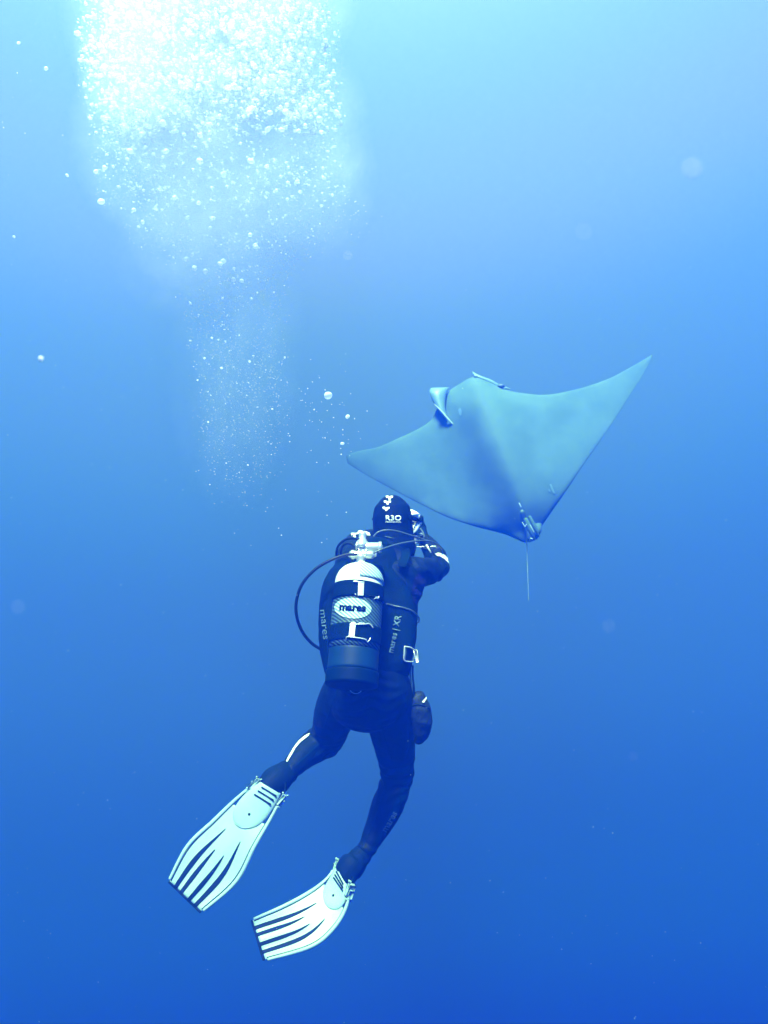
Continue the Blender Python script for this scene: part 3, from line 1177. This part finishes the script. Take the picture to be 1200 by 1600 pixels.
# two cam bands with bright buckles belong to the vest
for (ya, yb, bars) in ((909, 932, ((553, 566), (909, 932))), (975, 998, ((545, 556), (975, 998)))):
    band = sleeve('cam_band', hgt(yb + 1), hgt(ya - 1), M_VEST, TR + 0.006, par=vest)
    bb = bvh_of([band])
    if ya == 909:
        patch('buckle_plate', [(560, 909), (568.5, 910), (567.5, 931), (559, 930.5)], M_STEEL, bb, 0.004, band, 4, 0.003)
        rods = [[(555.5, 929), (558, 931.5), (570, 932), (578, 935), (588, 936), (590, 932.5)], [(553, 909), (568, 910.5)]]
        patch('buckle_foot', [(575, 931), (590, 932.5), (589, 935.5), (574, 934)], M_STEEL, bb, 0.004, band, 4, 0.003)
    else:
        patch('buckle_plate', [(547, 976), (555.5, 977), (553.5, 997), (545, 996)], M_STEEL, bb, 0.004, band, 4, 0.003)
        patch('buckle_head', [(546, 971.5), (569, 972), (570, 976), (547, 976.5)], M_STEEL, bb, 0.005, band, 4, 0.004)
        rods = [[(541, 1000), (543, 995.5), (553, 996.5), (566, 998.5), (575, 1001), (577, 998)], [(569, 973), (577, 976), (581, 981)]]
    for r_ in rods:
        st = smooth_path(r_, 14)
        dp = drape_pts([tuple(p) for p in st], bb, 0.006, 3.3)
        Geo().tube(dp, 0.0025, seg=8).obj('buckle_wire', M_STEEL, band)

# lettering and hardware on the vest
vb = bvh_of([shell])
lettering('mares | XR', 617.5, 991, 60, 77, M_GREYPRINT, vb, vest, 0.003, 0.03, 1.05)
lettering('mares', 506.5, 976, 46, -84, M_GREYPRINT, vb, vest, 0.003, 0.0, 0.7)


def wire(name, pts, r, mat, par, off=0.006, closed=False, b=None, fallback=3.5):
    st = smooth_path(pts + ([pts[0]] if closed else []), 30)
    dp = drape_pts([tuple(p) for p in st], b or vb, off, fallback)
    return Geo().tube(dp, r, seg=8).obj(name, mat, par)


wire('d_ring', [(632, 1010), (641, 1012), (647, 1018), (647.5, 1026), (643, 1032), (637, 1032.5), (630, 1031), (631, 1020), (632, 1010)], 0.0027, M_STEEL, vest, 0.008)
patch('strap_keeper', [(630.5, 1010), (634.5, 1010.5), (633, 1032), (629, 1031)], M_GREYPRINT, vb, 0.004, vest, 4, 0.002)
Geo().box(P(650.5, 1025, 3.50), RIGHT * 0.0055 + UP * 0.001, UP * 0.022 - RIGHT * 0.004, FWD * 0.008, 0.002).obj('side_buckle', M_STEEL, vest)
g = Geo()
cc = P(556, 1073, 3.43)
g.tube([cc + RIGHT * 0.0265 * math.cos(a) - UP * 0.0265 * math.sin(a) for a in np.linspace(0, math.pi, 18)], 0.0017, seg=8)
g.obj('crotch_ring', M_STEEL, vest)
# hanging webbing at the right hip
for pts in ([(642, 1042), (641, 1056), (643, 1070), (644, 1086)], [(645, 1040), (645, 1058), (647, 1076), (646, 1090)]):
    st = smooth_path(pts, 12)
    Geo().tube([P(x, y, 3.545) for x, y in st], 0.0035, seg=6, side=RIGHT, ratio=0.4).obj('webbing', M_GREYPRINT if pts[0][0] == 642 else M_VEST, vest)

# ------------------------------------------------------------------ regulator
reg = thing('regulator', P(567, 860, 3.47), 'chromed regulator with hoses screwed onto the top of the scuba tank', 'regulator')
vn = T_TOP + tax * 0.006
Geo().lathe(vn, tax, [(0, 0.017), (0.02, 0.017), (0.024, 0.021), (0.034, 0.021), (0.036, 0.016), (0.05, 0.016)], 20).obj('valve_neck', M_METAL, tank)
vbody = Geo()
vc = vn + tax * 0.040
vbody.tube([vc - RIGHT * 0.034, vc + RIGHT * 0.040], 0.0165, seg=14)
vbody.box(vc + tax * 0.012 + RIGHT * 0.004, RIGHT * 0.016, tax * 0.020, FWD * 0.016, 0.004)
vo = vbody.obj('valve', M_METAL, tank, smooth=True)
Geo().lathe(vc - RIGHT * 0.040, RIGHT, [(0, 0.008), (0.0, 0.016), (0.003, 0.0185), (0.012, 0.0185), (0.016, 0.014)], 12).obj('valve_knob', M_METAL, tank, smooth=False)
# yoke and first stage
y0 = vc + tax * 0.026
g = Geo()
g.lathe(y0, tax, [(0, 0.026), (0.012, 0.027), (0.022, 0.024), (0.034, 0.018), (0.046, 0.014), (0.054, 0.0155), (0.062, 0.0165), (0.069, 0.012), (0.073, 0.004)], 20)
g.box(y0 + tax * 0.012 - FWD * 0.006, RIGHT * 0.022, tax * 0.014, FWD * 0.010, 0.004)
g.obj('yoke', M_METAL, reg)
g = Geo()
fs = y0 + RIGHT * 0.046 + tax * 0.004
g.tube([fs - RIGHT * 0.030, fs + RIGHT * 0.018], 0.0205, seg=18)
g.lathe(fs + RIGHT * 0.018, RIGHT, [(0, 0.0185), (0.004, 0.0235), (0.014, 0.0235), (0.016, 0.017)], 18)
g.obj('first_stage', M_METAL, reg)
for (a, b) in ((fs + RIGHT * 0.006, fs + RIGHT * 0.010 - tax * 0.034), (vc - RIGHT * 0.010 - FWD * 0.01, vc - RIGHT * 0.045 - FWD * 0.015 - tax * 0.004), (fs - RIGHT * 0.01, fs - RIGHT * 0.005 - tax * 0.036 - FWD * 0.004)):
    Geo().tube([a, a.lerp(b, 0.5), b], [0.0075, 0.0085, 0.006], seg=10).obj('port_fitting', M_METAL, reg)


def hose(pts, r, mat, name='hose', n=60):
    st = smooth_path(pts, n)
    o = Geo().tube([P(*p) for p in st], r, seg=10).obj(name, mat, reg)
    return o


hose([(556, 866, 3.44), (540, 867, 3.44), (517, 875, 3.43), (492, 890, 3.43), (472, 913, 3.43), (463, 940, 3.44), (464, 965, 3.45), (473, 988, 3.47), (487, 1005, 3.49), (502, 1015, 3.51)], 0.0062, M_HOSE)
hose([(562, 843, 3.50), (552, 841, 3.52), (540, 843, 3.54), (530, 851, 3.55), (526, 861, 3.56), (526, 872, 3.58)], 0.0052, M_HOSE)
hose([(562, 858, 3.50), (548, 850, 3.53), (538, 851, 3.57), (533, 860, 3.58), (533, 872, 3.60)], 0.0042, M_HOSE)
hose([(584, 864, 3.46), (600, 857, 3.47), (625, 849.5, 3.52), (650, 845.5, 3.58), (670, 845.5, 3.66), (681, 849, 3.74), (684, 855, 3.80), (676, 857, 3.86), (664, 857, 3.92), (656, 852, 3.94)], 0.0036, M_HOSE2)
hose([(584, 838, 3.60), (590, 832, 3.62), (602, 828.5, 3.62), (618, 829.5, 3.63), (640, 836, 3.66), (662, 843, 3.72), (682, 850, 3.80), (690, 857, 3.85), (688, 866, 3.90)], 0.0036, M_HOSE2)
st = smooth_path([(604, 944), (616, 947), (630, 950.5), (642, 955), (651, 964), (656, 976)], 30)
dp = drape_pts([tuple(p) for p in st], vb, 0.007)
Geo().tube(dp, 0.0030, seg=8).obj('hose', M_HOSE2, reg)
# second stage at the mouth with a purge cover
g = Geo()
g.ball(P(640, 838, 3.93), 0.034, 1.1, 0.7, 0.9)
g.obj('second_stage', M_BLACK, reg)
Geo().box(P(649, 843, 3.90), RIGHT * 0.015, UP * 0.013, FWD * 0.01, 0.004).obj('mouthpiece_cover', M_WHITE, reg)
# clip and tag on the hose
Geo().tube([P(667, 853, 3.84), P(670, 858, 3.83), P(673, 863, 3.83)], [0.005, 0.004, 0.003], seg=8).obj('hose_clip', M_STEEL, reg)
Geo().ball(P(667, 853, 3.84), 0.007).obj('clip_swivel', M_STEEL, reg)
Geo().tube([P(673, 854, 3.84), P(681, 853.5, 3.84)], 0.0022, seg=6).obj('clip_gate', M_STEEL, reg)
for x in (648, 652, 656, 660):
    Geo().tube([P(x, 854 + (x % 3) * 0.3, 3.84), P(x + 2.6, 854.6, 3.84)], 0.0028, seg=6).obj('bead', M_STEEL, reg)

# ------------------------------------------------------------------ mask, camera, pouch
mask = thing('dive_mask', P(640, 814, 3.90), 'white skirted dive mask showing past the right side of the hood', 'dive mask')
g = Geo()
st = smooth_path([(644, 804, 3.80, 1), (649, 806, 3.84, 1), (653, 813, 3.87, 1), (652, 820, 3.87, 1), (649, 827, 3.84, 1), (646, 832, 3.82, 1)], 20)
g.tube([P(r[0], r[1], r[2]) for r in st], [0.006 + 0.007 * math.sin(math.pi * i / 19) for i in range(20)], seg=10)
g.tube([P(645, 804, 3.81), P(651, 803.5, 3.84), P(656, 804.5, 3.87)], [0.008, 0.007, 0.003], seg=8)
c0 = P(628, 814, 3.915)
ring = [c0 + Vector((math.cos(a) * 0.078, math.cos(a) * -0.012, math.sin(a) * 0.046)) for a in np.linspace(0, 2 * math.pi, 33)]
g.tube(ring, 0.012, seg=8, caps=False)
g.obj('skirt', M_WHITE, mask)
ring = [p + Vector((0.004, 0.022, 0)) for p in ring]
Geo().tube(ring, 0.009, seg=8, caps=False).obj('frame', M_BLACK, mask)
Geo().ball(c0 + Vector((0.004, 0.020, 0)), 0.04, 1.8, 0.08, 1.05).obj('lens', M_GLASS, mask)
Geo().ball(P(658, 811, 3.86), 0.014, 0.8, 0.8, 1.2).obj('strap_buckle', M_BLACK, mask)
Geo().tube([P(655, 812, 3.86), P(648, 811, 3.82), P(644, 810, 3.79), P(640, 809, 3.72)], 0.009, seg=8, side=UP, ratio=0.25).obj('mask_strap', M_BLACK, mask)

cam_box = thing('underwater_camera', P(630, 822, 4.08), 'dark underwater camera housing held up in front of the face of the diver', 'camera')
cb = P(636, 824, 4.09)
Geo().box(cb, RIGHT * 0.062, UP * 0.040, FWD * 0.028, 0.008).obj('housing', M_BLACK, cam_box)
Geo().lathe(cb + FWD * 0.028, FWD, [(0, 0.032), (0.03, 0.032), (0.04, 0.036), (0.045, 0.034)], 24).obj('lens_port', M_BLACK, cam_box)
Geo().tube([cb + RIGHT * 0.066 + UP * 0.035, cb + RIGHT * 0.082, cb + RIGHT * 0.078 - UP * 0.045], [0.007, 0.008, 0.007], seg=8).obj('side_grip', M_BLACK, cam_box)
Geo().tube([P(657, 826, 4.02), P(661, 832, 4.0), P(663, 839, 3.98), P(661, 842, 3.97)], 0.004, seg=8).obj('wrist_lanyard', M_HOSE2, cam_box)
Geo().ball(P(658, 835, 3.98), 0.007).obj('lanyard_toggle', M_WHITE, cam_box)

pouch = thing('hip_pouch', P(655, 1090, 3.56), 'dark accessory pouch with a small white tag hanging at the right hip of the diver', 'pouch')
g = Geo()
limb(g, [(652, 1092, 3.57, 14, 0.9), (656, 1108, 3.57, 17, 0.95), (659, 1128, 3.58, 16.5, 0.95), (658, 1146, 3.59, 13, 0.9), (654, 1156, 3.60, 9, 0.8)], 18, 22)
po = g.fused('pouch_bag', M_BELLOW, pouch, 0.005, 5, lambda co: 0.003 * noise.noise(co * 35) + 0.0015 * noise.noise(co * 80))
pb = bvh_of([po])
patch('tag', [(664.5, 1089), (666.5, 1090), (662, 1098), (659, 1097)], M_WHITE, pb, 0.004, pouch, 3, 0.002)
wire('pouch_flap_seam', [(642, 1104), (652, 1101), (663, 1103), (671, 1108)], 0.0025, M_VEST, pouch, 0.001, b=pb)

# ------------------------------------------------------------------ bubbles
def bubble_material(name, clear, glow):
    """air in water: mostly clear, scattering light forward and back, with a mirror-like skin"""
    m = bpy.data.materials.new(name)
    m.use_nodes = True
    nt = m.node_tree
    nt.nodes.clear()
    o = N(nt, 'ShaderNodeOutputMaterial')
    tr = N(nt, 'ShaderNodeBsdfTransparent')
    df = N(nt, 'ShaderNodeBsdfDiffuse')
    tl = N(nt, 'ShaderNodeBsdfTranslucent')
    gl = N(nt, 'ShaderNodeBsdfGlossy')
    for n in (df, tl, gl):
        n.inputs['Color'].default_value = (0.97, 0.98, 0.98, 1)
    gl.inputs['Roughness'].default_value = 0.35
    a = N(nt, 'ShaderNodeMixShader'); a.inputs[0].default_value = 0.5
    nt.links.new(df.outputs[0], a.inputs[1]); nt.links.new(tl.outputs[0], a.inputs[2])
    b = N(nt, 'ShaderNodeMixShader'); b.inputs[0].default_value = glow
    nt.links.new(a.outputs[0], b.inputs[1]); nt.links.new(gl.outputs[0], b.inputs[2])
    c = N(nt, 'ShaderNodeMixShader'); c.inputs[0].default_value = 1 - clear
    nt.links.new(tr.outputs[0], c.inputs[1]); nt.links.new(b.outputs[0], c.inputs[2])
    nt.links.new(c.outputs[0], o.inputs['Surface'])
    return m


M_BUB = bubble_material('air_bubble', 0.30, 0.04)
M_FINE = bubble_material('fine_air_bubble', 0.66, 0.0)


def plume(y):
    """centre and half width of the bubble column (pixels) at a photo row"""
    ys = [-420, -200, 0, 150, 300, 380, 430, 520, 620, 700, 800]
    cx = [290, 303, 320, 333, 350, 362, 366, 370, 374, 374, 380]
    hw = [220, 205, 192, 196, 190, 150, 98, 78, 76, 72, 60]
    return float(np.interp(y, ys, cx)), float(np.interp(y, ys, hw))


def ico(sub):
    bm = bmesh.new()
    bmesh.ops.create_icosphere(bm, subdivisions=sub, radius=1.0)
    v = np.array([list(x.co) for x in bm.verts])
    bm.verts.index_update()
    f = np.array([[x.index for x in fc.verts] for fc in bm.faces])
    bm.free()
    return v, f


ICO2 = ico(2)
OCT = (np.array([(1, 0, 0), (-1, 0, 0), (0, 1, 0), (0, -1, 0), (0, 0, 1), (0, 0, -1)], float),
       np.array([(0, 2, 4), (2, 1, 4), (1, 3, 4), (3, 0, 4), (2, 0, 5), (1, 2, 5), (3, 1, 5), (0, 3, 5)]))
ICO1 = ico(1)


def cloud(name, items, base, mat, label):
    """many bubbles as one mesh; items: (pos, radius)"""
    bv_, bf = base
    n = len(items)
    pos = np.array([list(p) for p, r in items])
    rad = np.array([r for p, r in items])
    sq = np.stack([rng.uniform(0.7, 1.4, n), rng.uniform(0.8, 1.2, n), rng.uniform(0.5, 1.25, n)], 1)
    V = pos[:, None, :] + bv_[None] * (rad[:, None] * sq)[:, None, :]
    Fc = bf[None] + (np.arange(n) * len(bv_))[:, None, None]
    V = V.reshape(-1, 3); Fc = Fc.reshape(-1, 3)
    me = bpy.data.meshes.new(name)
    me.vertices.add(len(V)); me.vertices.foreach_set('co', V.ravel())
    me.loops.add(Fc.size); me.loops.foreach_set('vertex_index', Fc.ravel())
    me.polygons.add(len(Fc))
    me.polygons.foreach_set('loop_start', np.arange(0, Fc.size, 3))
    me.update(calc_edges=True)
    o = link(name, me, mat)
    return tag(o, label, kind='stuff')


def density(x, y):
    """0..1 how crowded the column is at a photo pixel"""
    c, h = plume(y)
    u = abs(x - c) / h
    if u > 1.08:
        return 0.0
    soft = 0.34 if y < 300 else 0.34 + min(0.5, (y - 300) / 250)
    e = 1 - max(0, (u - 1.08 + soft) / soft)
    v = float(np.interp(y, [-420, 0, 120, 240, 330, 420, 520, 640, 720, 800], [1.0, 1.0, 0.95, 0.75, 0.55, 0.36, 0.22, 0.12, 0.05, 0.01]))
    k = 0.5 + 0.7 * noise.noise(Vector((x / 95, y / 120, 3.1))) + 0.6 * noise.noise(Vector((x / 34, y / 44, 9.1))) + 0.35 * noise.noise(Vector((x / 13, y / 16, 5.1)))
    bright = math.exp(-((x - 250) / 130) ** 2 - ((y - 90) / 150) ** 2) * 0.9 + math.exp(-((x - 430) / 90) ** 2 - ((y - 20) / 80) ** 2) * 0.5
    # emptier notch low on the right of the column
    notch = math.exp(-((x - 500) / 60) ** 2 - ((y - 430) / 50) ** 2) * 0.9
    return max(0.0, e * v * (0.25 + 1.0 * max(0, k) + bright) * (1 - notch))


def bubble_spot(lo=-420, hi=800, powr=1.0):
    while True:
        y = random.uniform(lo, hi)
        c, h = plume(y)
        x = c + random.uniform(-1.1, 1.1) * h
        if random.random() < (density(x, y) ** powr) / 1.6 * h / 230:
            return x, y


def at_depth(x, y, lo=-1, hi=1):
    c, h = plume(y)
    u = max(-1, min(1, (x - c) / h))
    d = 4.9 + random.uniform(lo, hi) * math.sqrt(max(0.03, 1 - u * u)) * h / F * 4.9 * 0.45
    return P(x, y, d), d


fine = []
for _ in range(120000):
    x, y = bubble_spot(powr=0.9)
    p, d = at_depth(x, y, -0.6, 1)
    fine.append((p, random.uniform(0.45, 1.0) * d / F))
def mist(px, py, hx, hy, hz, dens, turn=0.0, d=4.78):
    """a soft body of air-charged water that thins out to nothing at its edge; centre and half sizes in photo pixels"""
    g = Geo().ball((0, 0, 0), 1.0, seg=24, rings=14)
    k = d / F
    m = bpy.data.materials.new('bubbly_water')
    m.use_nodes = True
    nt = m.node_tree
    nt.nodes.clear()
    tcn = N(nt, 'ShaderNodeTexCoord')
    gr = N(nt, 'ShaderNodeTexGradient', gradient_type='SPHERICAL')
    nt.links.new(tcn.outputs['Object'], gr.inputs[0])
    nz = N(nt, 'ShaderNodeTexNoise')
    nz.inputs['Scale'].default_value = 2.6
    nz.inputs['Detail'].default_value = 4
    nt.links.new(tcn.outputs['Object'], nz.inputs['Vector'])
    mr = N(nt, 'ShaderNodeMapRange')
    mr.inputs['From Min'].default_value = 0.38
    mr.inputs['From Max'].default_value = 0.62
    mr.inputs['To Min'].default_value = 0.25
    mr.inputs['To Max'].default_value = 1.6
    nt.links.new(nz.outputs['Fac'], mr.inputs['Value'])
    m1 = N(nt, 'ShaderNodeMath', operation='MULTIPLY')
    nt.links.new(gr.outputs['Fac'], m1.inputs[0])
    nt.links.new(mr.outputs['Result'], m1.inputs[1])
    m2 = N(nt, 'ShaderNodeMath', operation='MULTIPLY')
    nt.links.new(m1.outputs[0], m2.inputs[0])
    m2.inputs[1].default_value = dens * 0.8
    p = N(nt, 'ShaderNodeVolumePrincipled')
    p.inputs['Color'].default_value = (1.0, 1.0, 1.0, 1)
    p.inputs['Anisotropy'].default_value = 0.0
    nt.links.new(m2.outputs[0], p.inputs['Density'])
    o = N(nt, 'ShaderNodeOutputMaterial')
    nt.links.new(p.outputs[0], o.inputs['Volume'])
    ob = g.obj('bubble_haze', m)
    ob.location = P(px, py, d)
    ob.scale = (hx * k, hz * k, hy * k)
    ob.rotation_euler = (R(-10), R(turn), 0)
    tag(ob, kind='stuff')


mist(322, -30, 225, 340, 180, 1.7)
mist(262, 50, 135, 250, 130, 2.6, 6)
mist(440, -40, 130, 200, 120, 1.6)
mist(345, 200, 240, 240, 130, 2.3)
mist(335, 330, 150, 150, 90, 1.4)
mist(372, 540, 110, 290, 95, 0.42)
mist(500, 280, 95, 150, 70, 1.1)
mist(300, 400, 130, 110, 90, 0.5)
cloud('fine_bubble_mist', fine, OCT, M_FINE, 'pale mist of countless tiny air bubbles rising above the diver')
mid = []
for _ in range(24000):
    x, y = bubble_spot(powr=1.35)
    p, d = at_depth(x, y, -1.1, -0.3)
    mid.append((p, min(3.1, 0.55 + random.expovariate(1.35)) * d / F * (1.55 if y < 210 else 0.62 if y > 330 else 0.85)))
for (cx, cy, n_, sp) in ((430, 300, 60, 60), (550, 330, 30, 20), (470, 640, 60, 45), (545, 690, 10, 12), (508, 640, 10, 16), (60, 200, 8, 60), (480, 790, 14, 50)):
    for _ in range(n_):
        x, y = random.gauss(cx, sp), random.gauss(cy, sp)
        mid.append((P(x, y, 4.6), random.uniform(0.4, 1.0) * 4.6 / F))
cloud('small_bubbles', mid, ICO1, M_BUB, 'dense swarm of small silvery air bubbles rising toward the surface')

bme = bpy.data.meshes.new('bubble')
bm = bmesh.new()
bmesh.ops.create_icosphere(bm, subdivisions=3, radius=1.0)
for v_ in bm.verts:
    v_.co *= 1 + 0.14 * noise.noise(v_.co * 1.3 + Vector((5, 1, 2)))
bm.to_mesh(bme)
bm.free()
first = link('bubble', bme, M_BUB)


def bubble(x, y, rpx, label, group=None, d=None, flat=None):
    global first
    o = first if first is not None else bpy.data.objects['bubble'].copy()
    if first is None:
        COL.objects.link(o)
    first = None
    if d is None:
        p, d = at_depth(x, y, -1.2, -0.5)
    else:
        p = P(x, y, d)
    r = rpx * d / F
    o.location = p
    o.rotation_euler = (random.uniform(-0.6, 0.6), random.uniform(-0.7, 0.7), random.uniform(0, 6.28))
    fl = flat or random.uniform(0.55, 0.9)
    o.scale = (r, r * random.uniform(0.8, 1.1), r * fl)
    for k in ('group', 'label', 'category'):
        if k in o.keys():
            del o[k]
    tag(o, label, 'bubble', group)
    return o


bubble(513, 618, 6.2, 'largest lone air bubble, glowing white above the left wing tip of the ray', d=4.4, flat=0.8)
bubble(543, 651, 3.6, 'small lone bubble midway between the largest lone bubble and the wing tip', d=4.4)
bubble(535, 693, 3.2, 'small lone bubble just above the left wing tip of the ray', d=4.4)
bubble(29, 67, 3.0, 'uppermost lone bubble outside the column near the left edge', d=4.8)
bubble(72, 107, 3.4, 'larger lone bubble left of the column, second from the top', d=4.8)
bubble(105, 274, 3.0, 'lone bubble just left of the column beside its left edge', d=4.8)
bubble(22, 370, 2.2, 'lowest tiny lone bubble near the left edge', d=4.8)
LB = 'bright silvery air bubble among many alike in the crowded rising column'
GB = 'large air bubbles in the rising column'
bubble(158, 315, 5.5, 'large bright bubble lowest on the left edge of the bubble column')
bubble(304, 419, 5, 'large bright bubble, middle one of a slanting row of three low in the column')
bubble(321, 424, 4, 'bright bubble, lowest of the slanting row of three low in the column')
bubble(291, 405, 4, 'bright bubble, uppermost of the slanting row of three low in the column')
placed = [ (150, 268, 4), (163, 262, 4), (526, 176, 5), (530, 182, 4), (519, 148, 4), (349, 408, 4.5), (344, 412, 4), (365, 437, 4), (378, 439, 3.5), (400, 386, 4),
          (391, 367, 3.5), (399, 383, 4), (223, 347, 3.5), (293, 340, 4), (332, 341, 4.5), (349, 273, 5), (418, 302, 3.5), (419, 287, 3.5), (506, 278, 3.5), (366, 135, 6), (357, 137, 6), (425, 128, 4), (348, 466, 2.5), (331, 528, 2.2), (390, 565, 2.0), (346, 575, 2.2)]
for x, y, r in placed:
    bubble(x, y, r, LB, GB)
count = len(placed)
while count < 285:
    x, y = bubble_spot(-60, 440, 1.8)
    bubble(x, y, random.choice((2.6, 3.0, 3.4, 3.9, 4.6, 5.4)) * (1.0 if y < 260 else 0.75), LB, GB)
    count += 1

snow = []
for _ in range(420):
    dd = random.uniform(2.2, 8.0)
    snow.append((P(random.uniform(-150, 1350), random.uniform(-60, 1660), dd), random.uniform(0.35, 0.85) * dd / F))
cloud('marine_snow', snow, ICO1, material('marine_snow', (0.20, 0.30, 0.36), 0.6), 'sparse pale specks of marine snow drifting in the open water')

# drifting plankton close to the lens, out of focus
M_SPECK = material('plankton', (0.95, 0.98, 0.98), 0.5)
for (x, y, d, r, lab) in ((1081, 264, 0.255, 0.00080, 'largest faint blurred speck of drifting plankton, high on the right'),
                          (64, 560, 1.0, 0.0021, 'bright blurred speck of plankton left of the bubble column'),
                          (28, 948, 0.34, 0.00030, 'dim blurred speck of plankton near the left edge level with the vest'),
                          (951, 978, 0.38, 0.00030, 'dim blurred speck of plankton below and right of the tail of the ray'),
                          (912, 362, 0.30, 0.00035, 'very faint speck of plankton between the ray and the largest blurred speck'),
                          (543, 399, 0.50, 0.0005, 'soft speck of plankton at the lower right edge of the bubble column'),
                          (990, 1182, 0.5, 0.0002, 'tiny faint speck of plankton low on the right')):
    g = Geo()
    r *= 1.15
    g.ball((0, 0, 0), r, 1.1, 0.9, 1.0, seg=10, rings=8)
    for k in range(3):
        a = random.uniform(0, 6.28)
        e = Vector((math.cos(a), random.uniform(-0.5, 0.5), math.sin(a))) * r
        g.tube([Vector((0, 0, 0)), e * 0.9, e * 1.5], [r * 0.5, r * 0.3, r * 0.1], seg=6)
    o = g.obj('plankton_speck', M_SPECK)
    o.location = P(x, y, d)
    tag(o, lab, 'plankton', 'drifting plankton specks')
